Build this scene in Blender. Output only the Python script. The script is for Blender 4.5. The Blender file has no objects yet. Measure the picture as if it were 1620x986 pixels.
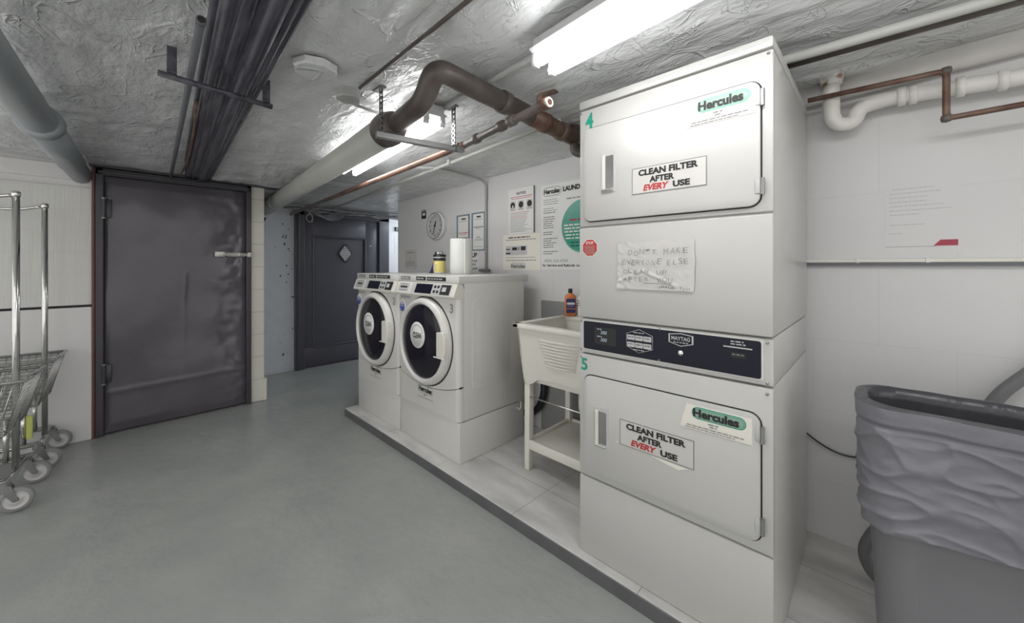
import bpy, bmesh, math, random
from mathutils import Vector, Matrix, noise
random.seed(7)
SC = bpy.context.scene
COL = SC.collection
PI = math.pi
# ------------------------------------------------------------------ camera, world, exposure
cam_d = bpy.data.cameras.new('camera'); cam = bpy.data.objects.new('camera', cam_d); COL.objects.link(cam)
cam.location = (0, 0, 1.214); cam.rotation_euler = (PI/2, 0, math.radians(44.03))
cam_d.sensor_width = 36; cam_d.lens = 600/1620*36; cam_d.shift_y = -73/1620; cam_d.clip_start = .02
SC.camera = cam
SC.view_settings.view_transform = 'Standard'; SC.view_settings.look = 'None'
SC.view_settings.gamma = 1; SC.view_settings.use_curve_mapping = False
SC.view_settings.exposure = 0.5
TUBE = 11.0          # fluorescent tube radiance
COOL = 20.0
world = bpy.data.worlds.new('world'); SC.world = world; world.use_nodes = True
world.node_tree.nodes['Background'].inputs[0].default_value = (1, .99, .97, 1)
world.node_tree.nodes['Background'].inputs[1].default_value = .88
SC.cycles.max_bounces = 9; SC.cycles.diffuse_bounces = 7; SC.cycles.glossy_bounces = 3
SC.cycles.sample_clamp_indirect = 4

# ------------------------------------------------------------------ helpers
def lin(c):
    return tuple(((v/12.92) if v <= .04045 else ((v+.055)/1.055)**2.4) for v in c)
def rgb(r, g, b): return lin((r/255, g/255, b/255))
def mat(name, col, rough=.5, metal=0, coat=0, bump=0, bscale=40, bdist=.002, var=0, vscale=3, vcol=None,
        stretch=None, emit=0, spec=.5, trans=0, detail=4, vr=(.38, .68)):
    m = bpy.data.materials.new(name); m.use_nodes = True
    nt = m.node_tree; N = nt.nodes; L = nt.links
    b = N['Principled BSDF']
    b.inputs['Base Color'].default_value = (*col, 1); b.inputs['Roughness'].default_value = rough
    b.inputs['Metallic'].default_value = metal; b.inputs['Coat Weight'].default_value = coat
    b.inputs['Specular IOR Level'].default_value = spec
    b.inputs['Transmission Weight'].default_value = trans
    if emit:
        b.inputs['Emission Color'].default_value = (*col, 1); b.inputs['Emission Strength'].default_value = emit
    tc = N.new('ShaderNodeTexCoord'); mp = N.new('ShaderNodeMapping')
    L.new(tc.outputs['Object'], mp.inputs[0])
    if stretch: mp.inputs['Scale'].default_value = stretch
    if var:
        n = N.new('ShaderNodeTexNoise'); n.inputs['Scale'].default_value = vscale; n.inputs['Detail'].default_value = 5
        L.new(mp.outputs[0], n.inputs['Vector'])
        r = N.new('ShaderNodeMapRange'); r.inputs[1].default_value = vr[0]; r.inputs[2].default_value = vr[1]
        L.new(n.outputs['Fac'], r.inputs[0])
        mx = N.new('ShaderNodeMix'); mx.data_type = 'RGBA'
        mm = N.new('ShaderNodeMath'); mm.operation = 'MULTIPLY'; mm.inputs[1].default_value = var
        L.new(r.outputs[0], mm.inputs[0]); L.new(mm.outputs[0], mx.inputs['Factor'])
        mx.inputs['A'].default_value = (*col, 1); mx.inputs['B'].default_value = (*(vcol or [c*.6 for c in col]), 1)
        L.new(mx.outputs['Result'], b.inputs['Base Color'])
        m['mix'] = mx.name
    if bump:
        n = N.new('ShaderNodeTexNoise'); n.inputs['Scale'].default_value = bscale; n.inputs['Detail'].default_value = detail
        L.new(mp.outputs[0], n.inputs['Vector'])
        bp = N.new('ShaderNodeBump'); bp.inputs['Strength'].default_value = bump; bp.inputs['Distance'].default_value = bdist
        L.new(n.outputs['Fac'], bp.inputs['Height']); L.new(bp.outputs[0], b.inputs['Normal'])
        m['bump'] = bp.name
    return m
def brickify(m, axes, bw, bh, mortar=.004, dark=.85, offset=.5, depth=.3, dist=.003):
    """lays joints over an existing material; axes = which object axes are (u, v)"""
    nt = m.node_tree; N = nt.nodes; L = nt.links; b = N['Principled BSDF']
    tc = N.new('ShaderNodeTexCoord'); sp = N.new('ShaderNodeSeparateXYZ'); cb = N.new('ShaderNodeCombineXYZ')
    L.new(tc.outputs['Object'], sp.inputs[0]); L.new(sp.outputs[axes[0]], cb.inputs[0]); L.new(sp.outputs[axes[1]], cb.inputs[1])
    br = N.new('ShaderNodeTexBrick'); br.offset = offset
    br.inputs['Scale'].default_value = 1; br.inputs['Mortar Size'].default_value = mortar
    br.inputs['Brick Width'].default_value = bw; br.inputs['Row Height'].default_value = bh
    br.inputs['Mortar Smooth'].default_value = .3
    L.new(cb.outputs[0], br.inputs['Vector'])
    col = b.inputs['Base Color']
    mx = N.new('ShaderNodeMix'); mx.data_type = 'RGBA'; mx.blend_type = 'MULTIPLY'
    if col.links: L.new(col.links[0].from_socket, mx.inputs['A'])
    else: mx.inputs['A'].default_value = col.default_value
    mx.inputs['B'].default_value = (dark, dark, dark, 1)
    L.new(br.outputs['Fac'], mx.inputs['Factor']); L.new(mx.outputs['Result'], col)
    bp = N.new('ShaderNodeBump'); bp.invert = True; bp.inputs['Strength'].default_value = depth; bp.inputs['Distance'].default_value = dist
    L.new(br.outputs['Fac'], bp.inputs['Height'])
    if b.inputs['Normal'].links: L.new(b.inputs['Normal'].links[0].from_socket, bp.inputs['Normal'])
    L.new(bp.outputs[0], b.inputs['Normal'])
    return m

M = {}
M['enamel'] = mat('white_enamel', (.50, .495, .475), .3, coat=.12, var=.25, vscale=1.8, vcol=(.42, .415, .40), bump=.05, bscale=300, bdist=.0005)
M['washer'] = mat('washer_enamel', (.62, .61, .58), .28, coat=.2, var=.1, vscale=2.5, vcol=(.54, .53, .5))
M['white'] = mat('white_plastic', (.70, .68, .62), .35, var=.1, vscale=5, vcol=(.62, .60, .52))
M['paper'] = mat('paper', (.72, .72, .70), .5)
M['papergrey'] = mat('paper_note', (.56, .545, .52), .5)
M['creampaper'] = mat('cream_paper', (.76, .73, .66), .5)
M['letter'] = mat('letter_paper', (.64, .635, .63), .4)
M['gap'] = mat('dark_gap', (.02, .02, .02), .7)
M['black'] = mat('black_plastic', (.015, .015, .018), .3)
M['glass'] = mat('dark_door_glass', (.012, .011, .018), .12, spec=.4)
M['panel'] = mat('control_panel_black', (.007, .008, .018), .35, spec=.25)
M['ink'] = mat('black_ink', (.015, .015, .015), .6)
M['greyink'] = mat('grey_ink', (.22, .22, .22), .6)
M['paleink'] = mat('pale_ink', (.45, .44, .43), .6)
M['red'] = mat('red_ink', (.45, .03, .03), .5)
M['redmark'] = mat('dark_red_print', rgb(160, 55, 75), .5)
M['green'] = mat('green_print', rgb(35, 145, 120), .4)
M['teal'] = mat('teal_print', rgb(70, 150, 132), .4, var=.7, vscale=5, vcol=rgb(125, 180, 165))
M['palegreen'] = mat('pale_green_print', rgb(140, 168, 152), .4)
M['blue'] = mat('blue_print', rgb(60, 80, 165), .4)
M['silver'] = mat('silver_print', (.5, .5, .5), .4)
M['led'] = mat('display_digits', (.5, .6, .75), .4)
M['steel'] = mat('galvanised_steel', (.30, .30, .30), .35, metal=.7, var=.4, vscale=12)
M['chrome'] = mat('chrome', (.72, .72, .70), .14, metal=1, var=.3, vscale=10, vcol=(.4, .37, .33))
M['wire'] = mat('chrome_wire', (.55, .55, .53), .25, metal=.9)
M['rubber'] = mat('caster_rubber', (.25, .25, .25), .5)
M['caster'] = mat('caster_wheel', (.55, .54, .53), .4)
M['greypipe'] = mat('grey_painted_pipe', (.30, .325, .34), .35, var=.3, vscale=4, vcol=(.22, .23, .24), bump=.15, bscale=25)
M['lightpipe'] = mat('light_grey_pipe', (.50, .50, .47), .4, var=.3, vscale=4, vcol=(.38, .38, .36), bump=.15, bscale=30)
M['conduit'] = mat('painted_conduit', (.42, .42, .41), .4, var=.3, vscale=8)
M['darkgrey'] = mat('dark_grey_pipe', (.12, .125, .14), .4)
M['darksteel'] = mat('dark_painted_steel', (.045, .042, .056), .22, var=.8, vscale=6, vcol=(.12, .115, .14), stretch=(.6, 5, 5), bump=.3, bscale=20)
M['brownpipe'] = mat('dark_brown_pipe', (.075, .060, .055), .45, var=.8, vscale=7, vcol=(.16, .135, .12), bump=.2, bscale=40)
M['rust'] = mat('rusty_copper', (.11, .055, .04), .5, var=.9, vscale=14, vcol=(.22, .15, .11), bump=.2, bscale=60, metal=.2)
M['copper'] = mat('copper_pipe', (.13, .09, .075), .35, metal=.5, var=.9, vscale=5, vcol=(.30, .16, .11))
M['whitepipe'] = mat('white_lagged_pipe', (.74, .72, .69), .5, var=.25, vscale=7, vcol=(.5, .47, .42), bump=.5, bscale=30, bdist=.004)
M['rustwhite'] = mat('white_pipe_with_rust', (.72, .70, .67), .5, var=.9, vscale=22, vr=(.52, .6), vcol=(.25, .12, .06), bump=.5, bscale=30, bdist=.004)
M['door'] = mat('dark_metal_door', (.085, .076, .090), .22, var=.5, vscale=2.2, vcol=(.12, .108, .123), bump=.35, bscale=5, bdist=.012, detail=2)
M['doorframe'] = mat('door_frame_paint', (.050, .047, .056), .35, var=.4, vscale=6, bump=.2, bscale=30)
M['door2'] = mat('dark_wood_door', (.068, .066, .078), .35, var=.3, vscale=3, vcol=(.088, .085, .10))
M['bag'] = mat('grey_bin_bag', (.165, .165, .185), .28, var=.35, vscale=6, vcol=(.24, .24, .265), bump=.6, bscale=9, bdist=.006, stretch=(1, 1, 2))
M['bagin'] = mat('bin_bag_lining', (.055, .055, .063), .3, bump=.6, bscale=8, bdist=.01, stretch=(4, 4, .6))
M['bin'] = mat('grey_bin_plastic', (.17, .17, .18), .4, var=.15, vscale=6)
M['tube'] = mat('fluorescent_tube', (1, 1, 1), .4, emit=TUBE)
M['tubecool'] = mat('cool_fluorescent_tube', (.82, .90, 1), .4, emit=COOL)
M['fixture'] = mat('fixture_enamel', (.75, .75, .75), .35)
M['hose'] = mat('grey_hose', (.16, .165, .165), .45)
M['cable'] = mat('cable_grey', (.20, .19, .20), .5, var=.6, vscale=9, vcol=(.45, .44, .44))
M['orange'] = mat('orange_soap', (.62, .20, .06), .25)
M['navy'] = mat('navy_label', (.035, .03, .12), .4)
M['yellow'] = mat('yellow_label', (.75, .66, .22), .4)
M['tag'] = mat('yellow_green_tag', (.55, .62, .16), .5)
M['latch'] = mat('worn_silver_latch', (.55, .53, .48), .35, metal=.4, var=.5, vscale=30)
M['caulk'] = mat('red_brown_caulk', (.16, .07, .06), .6)

M['ceil'] = mat('glossy_ceiling_plaster', (.70, .71, .71), .25, var=.6, vscale=1.3, vcol=(.52, .53, .535), bump=.8, bscale=7, bdist=.02, stretch=(1, 2.2, 1), detail=6, coat=.25)
def ridges(m, scale, strength, dist, stretch):
    nt = m.node_tree; N = nt.nodes; L = nt.links; b = N['Principled BSDF']
    tc = N.new('ShaderNodeTexCoord'); mp = N.new('ShaderNodeMapping'); mp.inputs['Scale'].default_value = stretch
    L.new(tc.outputs['Object'], mp.inputs[0])
    n = N.new('ShaderNodeTexNoise'); n.inputs['Scale'].default_value = scale; n.inputs['Detail'].default_value = 2; n.inputs['Distortion'].default_value = 1.6
    L.new(mp.outputs[0], n.inputs['Vector'])
    a = N.new('ShaderNodeMath'); a.operation = 'SUBTRACT'; a.inputs[1].default_value = .5
    c = N.new('ShaderNodeMath'); c.operation = 'ABSOLUTE'
    r = N.new('ShaderNodeMapRange'); r.inputs[1].default_value = 0; r.inputs[2].default_value = .03; r.inputs[3].default_value = 1; r.inputs[4].default_value = 0
    L.new(n.outputs['Fac'], a.inputs[0]); L.new(a.outputs[0], c.inputs[0]); L.new(c.outputs[0], r.inputs[0])
    k = N.new('ShaderNodeTexNoise'); k.inputs['Scale'].default_value = scale*1.3; k.inputs['Detail'].default_value = 2
    L.new(tc.outputs['Object'], k.inputs['Vector'])
    kr = N.new('ShaderNodeMapRange'); kr.inputs[1].default_value = .48; kr.inputs[2].default_value = .62; L.new(k.outputs['Fac'], kr.inputs[0])
    ml = N.new('ShaderNodeMath'); ml.operation = 'MULTIPLY'; L.new(r.outputs[0], ml.inputs[0]); L.new(kr.outputs[0], ml.inputs[1])
    bp = N.new('ShaderNodeBump'); bp.inputs['Strength'].default_value = strength; bp.inputs['Distance'].default_value = dist
    L.new(ml.outputs[0], bp.inputs['Height'])
    if b.inputs['Normal'].links: L.new(b.inputs['Normal'].links[0].from_socket, bp.inputs['Normal'])
    L.new(bp.outputs[0], b.inputs['Normal'])
ridges(M['ceil'], 2.8, .6, .008, (1, 1.8, 1)); ridges(M['ceil'], 7, .6, .005, (1.8, 1, 1)); ridges(M['ceil'], 5, .5, .005, (.7, 1.8, 1))
M['ceilmain'] = M['ceil']
M['floor'] = mat('grey_floor_paint', (.285, .300, .286), .27, var=.9, vscale=3.2, vcol=(.335, .342, .325), bump=.6, bscale=16, bdist=.007, detail=6)
M['walls'] = mat('white_wall_paint', (.74, .73, .725), .42, var=.25, vscale=1.5, vcol=(.66, .655, .655), bump=.12, bscale=14, bdist=.004)
M['wallback'] = brickify(mat('white_painted_block_wall', (.64, .635, .63), .4, var=.3, vscale=1.4, vcol=(.57, .565, .565), bump=.15, bscale=12, bdist=.004), (0, 2), .405, .30, .003, .96, .5, .15)
M['tilewall'] = brickify(mat('glazed_tile_wall', (.68, .675, .65), .3, var=.3, vscale=2, vcol=(.58, .57, .55), bump=.6, bscale=12, bdist=.003, stretch=(1, 9, .3)), (1, 2), .30, .145, .002, .93, .5, .2)
M['pier'] = brickify(mat('cream_block_pier', (.72, .70, .63), .35, var=.3, vscale=4, vcol=(.58, .56, .50), bump=.4, bscale=25, bdist=.004), (1, 2), .5, .20, .004, .75, .5, .5)
M['bluewall'] = mat('chipped_white_wall', (.64, .66, .69), .45, var=.35, vscale=9, vcol=(.52, .545, .58), bump=.6, bscale=18, bdist=.008)
M['tiles'] = brickify(mat('grey_floor_tiles', (.60, .59, .57), .35, var=.9, vscale=4, vcol=(.42, .415, .40), bump=.12, bscale=20, stretch=(1, 3, 1)), (0, 1), .61, .305, .0022, .55, 0, .3)
M['kerb'] = mat('dark_grey_kerb_paint', (.115, .115, .12), .45, var=.4, vscale=8, bump=.3, bscale=30)
M['chip'] = mat('exposed_dark_patch', (.10, .10, .11), .7)
M['board_shade'] = mat('grey_splash_board_and_shade', (.27, .27, .265), .35, var=.3, vscale=3)  # grey of the splash board, also painting the shade under the sink

# -- coordinates: a sight line from the camera's eye point meets a real plane of the room
EYE = Vector((0, 0, 1.214))
def at(px, py, x=None, y=None, z=None, off=None):
    a = (px-810)/600; v = (420-py)/600
    d = Vector((.719*a-.695, .695*a+.719, v))
    if off is not None:       # off below the ceiling
        t = .72/v
        for _ in range(12): q = EYE+d*t; t = (ceil_z(q.x, q.y)-off-1.214)/v
    elif z is not None: t = (z-1.214)/v
    elif y is not None: t = y/d.y
    else: t = x/d.x
    return EYE+d*t
def ceil_z(x, y): return max(1.965+.018*(x+1.7)-.008*y*abs(y), 1.885)

class MB:
    """collects shapes into one mesh"""
    def __init__(s): s.bm = bmesh.new(); s.mats = []
    def mi(s, m):
        m = M[m] if isinstance(m, str) else m
        if m not in s.mats: s.mats.append(m)
        return s.mats.index(m)
    def add(s, t, m, smooth=False):
        i = s.mi(m)
        for f in t.faces: f.material_index = i; f.smooth = smooth
        me = bpy.data.meshes.new('t'); t.to_mesh(me); t.free()
        s.bm.from_mesh(me); bpy.data.meshes.remove(me)
        return s
    def box(s, a, b, m, bev=0, seg=2, mtx=None):
        t = bmesh.new(); bmesh.ops.create_cube(t, size=1)
        a = Vector(a); b = Vector(b); d = b-a
        bmesh.ops.scale(t, vec=[abs(v) for v in d], verts=t.verts)
        bmesh.ops.translate(t, vec=(a+b)/2, verts=t.verts)
        if bev: bmesh.ops.bevel(t, geom=t.edges[:], offset=bev, segments=seg, profile=.5, affect='EDGES')
        if mtx: bmesh.ops.transform(t, matrix=mtx, verts=t.verts)
        return s.add(t, m, False)
    def cyl(s, a, b, r, m, r2=None, seg=20, cap=True):
        a = Vector(a); b = Vector(b); d = b-a
        t = bmesh.new()
        bmesh.ops.create_cone(t, cap_ends=cap, segments=seg, radius1=r, radius2=r if r2 is None else r2, depth=d.length)
        q = d.to_track_quat('Z', 'Y').to_matrix().to_4x4()
        bmesh.ops.transform(t, matrix=Matrix.Translation((a+b)/2) @ q, verts=t.verts)
        i = s.mi(m)
        s.add(t, m, False)
        return s
    def tube(s, pts, r, m, seg=12, bend=0, nb=5, cap=True, wob=0):
        pts = [Vector(p) for p in pts]
        if bend:
            out = [pts[0]]
            for k in range(1, len(pts)-1):
                p = pts[k]; u = (pts[k-1]-p); v = (pts[k+1]-p)
                q = min(bend, u.length*.49, v.length*.49)
                A = p+u.normalized()*q; B = p+v.normalized()*q
                for j in range(nb+1):
                    w = j/nb; out.append(A*(1-w)**2+p*2*w*(1-w)+B*w*w)
            out.append(pts[-1]); pts = out
        t = bmesh.new(); rings = []; up = None
        n = len(pts)
        for k, p in enumerate(pts):
            d = (pts[min(k+1, n-1)]-pts[max(k-1, 0)]).normalized()
            if up is None: up = Vector((0, 0, 1)) if abs(d.z) < .9 else Vector((1, 0, 0))
            e1 = d.cross(up).normalized(); e2 = e1.cross(d).normalized(); up = e2
            rr = (r[k] if isinstance(r, (list, tuple)) else r)
            rings.append([t.verts.new(p+(e1*math.cos(2*PI*j/seg)+e2*math.sin(2*PI*j/seg))*rr*(1+wob*noise.noise(p*30+Vector((j, 0, 0))))) for j in range(seg)])
        for k in range(n-1):
            for j in range(seg):
                t.faces.new((rings[k][j], rings[k][(j+1) % seg], rings[k+1][(j+1) % seg], rings[k+1][j]))
        if cap: t.faces.new(rings[0][::-1]); t.faces.new(rings[-1])
        bmesh.ops.recalc_face_normals(t, faces=t.faces)
        s.add(t, m, True); return s
    def lathe(s, prof, m, c=(0, 0, 0), axis='Z', seg=40, smooth=True):
        """prof = [(r, h)...]; axis 'Y' turns about -Y (h runs towards -Y)"""
        t = bmesh.new(); rings = []
        for r, h in prof:
            ring = []
            for j in range(seg):
                a = 2*PI*j/seg
                if axis == 'Z': v = Vector((r*math.cos(a), r*math.sin(a), h))
                else: v = Vector((r*math.cos(a), -h, r*math.sin(a)))
                ring.append(t.verts.new(v+Vector(c)))
            rings.append(ring)
        for k in range(len(prof)-1):
            for j in range(seg):
                t.faces.new((rings[k][j], rings[k][(j+1) % seg], rings[k+1][(j+1) % seg], rings[k+1][j]))
        bmesh.ops.remove_doubles(t, verts=t.verts, dist=1e-6)
        bmesh.ops.recalc_face_normals(t, faces=t.faces)
        s.add(t, m, smooth); return s
    def prism(s, poly, h0, h1, m, plane='XZ', bev=0):
        """polygon extruded: plane XZ along Y, YZ along X, XY along Z"""
        t = bmesh.new()
        def P(u, v, h): return {'XZ': (u, h, v), 'YZ': (h, u, v), 'XY': (u, v, h)}[plane]
        A = [t.verts.new(P(u, v, h0)) for u, v in poly]; B = [t.verts.new(P(u, v, h1)) for u, v in poly]
        t.faces.new(A); t.faces.new(B[::-1]); n = len(poly)
        for k in range(n): t.faces.new((A[k], B[k], B[(k+1) % n], A[(k+1) % n]))
        bmesh.ops.recalc_face_normals(t, faces=t.faces)
        if bev: bmesh.ops.bevel(t, geom=t.edges[:], offset=bev, segments=2, profile=.5, affect='EDGES')
        s.add(t, m); return s
    def plate(s, x0, x1, z0, z1, y, th, m, r=.01, bev=0):
        """rounded upright plate: front face at y, thickness th going back (+y)"""
        return s.prism(rrect(x0, x1, z0, z1, r), y, y+th, m, 'XZ', bev)
    def grid(s, fn, nu, nv, m, smooth=True, close=False):
        t = bmesh.new(); V = [[t.verts.new(fn(i/nu, j/nv)) for j in range(nv+1)] for i in range(nu+1)]
        for i in range(nu):
            for j in range(nv): t.faces.new((V[i][j], V[i+1][j], V[i+1][j+1], V[i][j+1]))
        if close: bmesh.ops.remove_doubles(t, verts=t.verts, dist=1e-6)
        s.add(t, m, smooth); return s
    def text(s, st, x, z, h, m, y, w=None, shear=0, bold=0, anchor='l', th=.0006, rot=0):
        """upright lettering facing -Y; h = cap height, w = fitted width"""
        cu = bpy.data.curves.new('t', 'FONT'); cu.body = st; cu.size = 1; cu.offset = bold; cu.resolution_u = 3
        ob = bpy.data.objects.new('t', cu)
        me = bpy.data.meshes.new_from_object(ob)
        if not me.vertices:
            bpy.data.objects.remove(ob); return s
        xs = [v.co.x for v in me.vertices]; ys = [v.co.y for v in me.vertices]
        x0, x1 = min(xs), max(xs); kz = h/.7; kx = kz if w is None else w/max(x1-x0, 1e-4)
        W = (x1-x0)*kx
        ox = {'l': 0, 'c': -W/2, 'r': -W}[anchor]
        i = s.mi(m); t = bmesh.new(); t.from_mesh(me)
        for v in t.verts:
            u = (v.co.x-x0)*kx+ox+shear*v.co.y*kz; q = v.co.y*kz
            v.co = Vector((x+u*math.cos(rot)-q*math.sin(rot), y-th, z+u*math.sin(rot)+q*math.cos(rot)))
        bpy.data.objects.remove(ob); bpy.data.curves.remove(cu); bpy.data.meshes.remove(me)
        s.add(t, m); return s
    def lines(s, x0, x1, z, h, m, y, rnd=None, th=.0006, fill=1.0):
        """a line of print too small to read: word-length dashes"""
        x = x0; end = x0+(x1-x0)*fill
        rr = rnd or random
        while x < end-h*.5:
            w = min(h*rr.uniform(1.4, 4.2), end-x)
            t = bmesh.new(); zz = [z-h*.35, z+h*.35]
            t.faces.new([t.verts.new(p) for p in ((x, y-th, zz[0]), (x+w, y-th, zz[0]), (x+w, y-th, zz[1]), (x, y-th, zz[1]))])
            s.add(t, m); x += w+h*.6
        return s
    def done(s, name, parent=None, shade=None):
        me = bpy.data.meshes.new(name); s.bm.to_mesh(me); s.bm.free()
        for m in s.mats: me.materials.append(m)
        o = bpy.data.objects.new(name, me); COL.objects.link(o)
        if parent: o.parent = parent
        if shade: smooth_angle(o, shade)
        return o
def smooth_angle(o, ang=40):
    me = o.data; bm = bmesh.new(); bm.from_mesh(me); lim = math.radians(ang)
    for f in bm.faces: f.smooth = True
    for e in bm.edges:
        if len(e.link_faces) == 2: e.smooth = e.calc_face_angle(0) < lim
    bm.to_mesh(me); bm.free()
def rrect(x0, x1, z0, z1, r, n=5):
    out = []
    for cx, cz, a0 in ((x1-r, z1-r, 0), (x0+r, z1-r, PI/2), (x0+r, z0+r, PI), (x1-r, z0+r, 1.5*PI)):
        for k in range(n+1):
            a = a0+k/n*PI/2; out.append((cx+r*math.cos(a), cz+r*math.sin(a)))
    return out
def thing(name, label, cat, loc=(0, 0, 0), group=None, rz=0):
    o = bpy.data.objects.new(name, None); COL.objects.link(o); o.empty_display_size = .1
    o.location = loc; o.rotation_euler = (0, 0, rz); o['label'] = label; o['category'] = cat
    if group: o['group'] = group
    return o
def tag(o, label, cat, group=None):
    o['label'] = label; o['category'] = cat
    if group: o['group'] = group
    return o
def struct(o, label=None, cat=None):
    o['kind'] = 'structure'
    if label: o['label'] = label
    if cat: o['category'] = cat
    return o
def copy_tree(o, parent=None):
    c = o.copy(); COL.objects.link(c)
    if parent: c.parent = parent
    for ch in [q for q in bpy.data.objects if q.parent == o]: copy_tree(ch, c)
    return c

# ------------------------------------------------------------------ the room
XW, XR, YF, YB = -3.98, 2.6, -1.7, 2.08
XD = -4.86
b = MB(); b.box((XD-.2, YF-.1, -.1), (XR+.1, 4.1, 0), 'floor')
struct(b.done('floor'), 'glossy grey painted concrete floor', 'floor')
# ceiling: trowelled plaster, sloping slightly to the laundry wall
def cf(u, v):
    x = XD-.1+u*(XR+.1-XD+.1); y = YF-.1+v*(4.1-YF+.1)
    p = Vector((x*1.7, y*3.0, 0))
    w = Vector((noise.noise(Vector((x*1.5, y*1.5, 8))), noise.noise(Vector((x*1.5, y*1.5, 14))), 0))*1.6
    d = noise.fractal(p+w, 1.0, 2.2, 4)*.006+abs(noise.noise(Vector((x*3.2, y*7, 3))+w))*.014-.004
    return Vector((x, y, ceil_z(x, y)+d))
b = MB(); b.grid(cf, 300, 230, 'ceilmain')
struct(b.done('ceiling'), 'low rough plaster ceiling with a wet-looking grey gloss', 'ceiling')
b = MB(); b.box((-3.716, YB, 0), (XR, YB+.12, 2.25), 'wallback')
struct(b.done('wall_back'), 'white painted wall behind the laundry machines', 'wall')
b = MB(); b.box((XW-.1, YF, 0), (XW, -.125, 2.25), 'walls'); b.box((XW-.1, -.125, 1.905), (XW, .80, 2.25), 'walls')
struct(b.done('wall_left'), 'white wall to the left of the dented metal door', 'wall')
# tile cladding, its lower half standing a little proud
b = MB()
b.box((XW-.001, YF, .94), (XW+.018, -.135, 1.755), 'tilewall', .004)
b.box((XW-.001, YF, 1.80), (XW+.03, -.135, 1.90), 'walls', .006)
b.box((XW-.001, YF, 0), (XW+.035, -.135, .925), 'walls', .006)
b.box((XW-.001, YF, .925), (XW+.012, -.135, .94), 'gap')
struct(b.done('trim_1'), 'white tile cladding left of the metal door', 'wall')
# cream block pier between the doors
def pier_poly(z): return .905+.03*max(0, 1-z/.25)+.012*noise.noise(Vector((0, 3, z*6)))
b = MB()
b.box((XD, .80, 0), (XW, .905, 2.25), 'pier', .004)
b.box((XW-.12, .895, 0), (XW+.012, .925, .2), 'pier', .008)
struct(b.done('wall_pier'), 'cream painted block pier between the two dark doors', 'wall')
b = MB(); b.box((XD-.1, .90, 0), (XD, 1.41, 2.25), 'bluewall')
rr = random.Random(4)
for k in range(26):
    y = 1.40-abs(rr.gauss(0, .10)); z = rr.uniform(.1, 1.7); s_ = rr.uniform(.006, .016)
    b.lathe([(0, .003), (s_*.7, .003), (s_, 0)], 'chip', seg=7) if False else None
    t = bmesh.new(); t.faces.new([t.verts.new((XD+.0015, y+s_*rr.uniform(.5, 1)*math.cos(a), z+s_*rr.uniform(.5, 1.3)*math.sin(a))) for a in [j*2*PI/7 for j in range(7)]])
    if y < 1.39: b.add(t, 'chip')
    else: t.free()
struct(b.done('wall_recess'), 'chipped bluish white wall beside the panelled door', 'wall')
b = MB(); b.box((XD-.1, 2.56, 0), (XD, 4.0, 2.25), 'walls'); b.box((XD-.1, 1.41, 1.86), (XD, 2.56, 2.25), 'walls')
struct(b.done('wall_passage'), 'bright white passage wall past the panelled door', 'wall')
b = MB(); b.box((XD-.1, 4.0, 0), (-3.6, 4.1, 2.25), 'walls'); b.box((-3.716, YB+.12, 0), (-3.6, 4.0, 2.25), 'walls'); b.box((XD-.1,.80,0),(XD,.9,2.25),'walls')
struct(b.done('wall_passage_end'))
# raised tiled platform
b = MB()
b.box((-3.10, 1.262, .0), (XR, YB, .055), 'kerb', .003)
b.box((-3.097, 1.266, .05), (XR, YB, .0605), 'tiles', .002)
struct(b.done('floor_platform'), 'low grey tiled platform under the laundry machines', 'platform')
# grey board on the wall over the sink, painted-in shade under it
b = MB(); b.box((-1.72, YB-.006, .06), (-.9, YB+.001, .968), 'board_shade', .002)
struct(b.done('trim_2'), 'grey splash board behind the utility sink, with painted shade below the rim', 'splashback')

# ------------------------------------------------------------------ dented metal door
d = thing('door_1', 'dark grey metal-clad door, dented, with a silver bolt', 'door', (XW, 0, 0)); d['kind'] = 'structure'
b = MB()
b.box((-.10, -.122, 0), (.03, -.078, 1.905), 'doorframe', .006)
b.box((-.10, .765, 0), (.03, .803, 1.905), 'doorframe', .006)
b.box((-.10, -.122, 1.855), (.03, .803, 1.905), 'doorframe', .006)
b.box((.0, -.108, 1.865), (.042, .79, 1.885), 'doorframe', .004)
b.done('door_frame', d)
b = MB(); b.box((-.005, -.136, .0), (.034, -.122, 1.9), 'caulk', .003); b.done('caulk_line', d)
def leaf(u, v):
    y = -.076+u*.839; z = .012+v*1.84
    e = max(0, (y-.45)/.32); n1 = noise.noise(Vector((y*5, z*4, 1))); n2 = noise.noise(Vector((y*14, z*16, 7))); n3 = noise.noise(Vector((y*2.3, z*1.6, 2)))
    dz = .016*n3+.014*n1*(.35+e)+.010*n2*e**1.5+.004*math.exp(-((z-.30-.04*y)/.02)**2)
    edge = min(u, 1-u, v, 1-v)*30
    if edge < 1: dz -= .010*(1-edge)
    if z < 1.15: dz += .0015*math.exp(-((y-.36-.02*noise.noise(Vector((0, z*4, 9))))/.012)**2)
    return Vector((.010+dz, y, z))
b = MB(); b.grid(leaf, 100, 170, 'door'); b.box((-.03, -.074, .012), (-.008, .762, 1.85), 'door'); b.done('door_leaf', d)
for z in (1.62, .44):
    b = MB(); b.cyl((.036, -.078, z-.07), (.036, -.078, z+.07), .011, 'doorframe', seg=14); b.box((.012, -.076, z-.065), (.026, -.040, z+.065), 'doorframe', .002)
    for q in (-.07, .07): b.cyl((.036, -.078, z+q-.004), (.036, -.078, z+q+.004), .013, 'steel', seg=14)
    b.done('hinge', d, 35)
b = MB(); b.cyl((.045, .60, 1.305), (.045, .80, 1.305), .010, 'latch', seg=12)
b.box((.022, .545, 1.285), (.05, .615, 1.33), 'latch', .005); b.box((.022, .63, 1.288), (.034, .76, 1.322), 'latch', .003)
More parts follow.
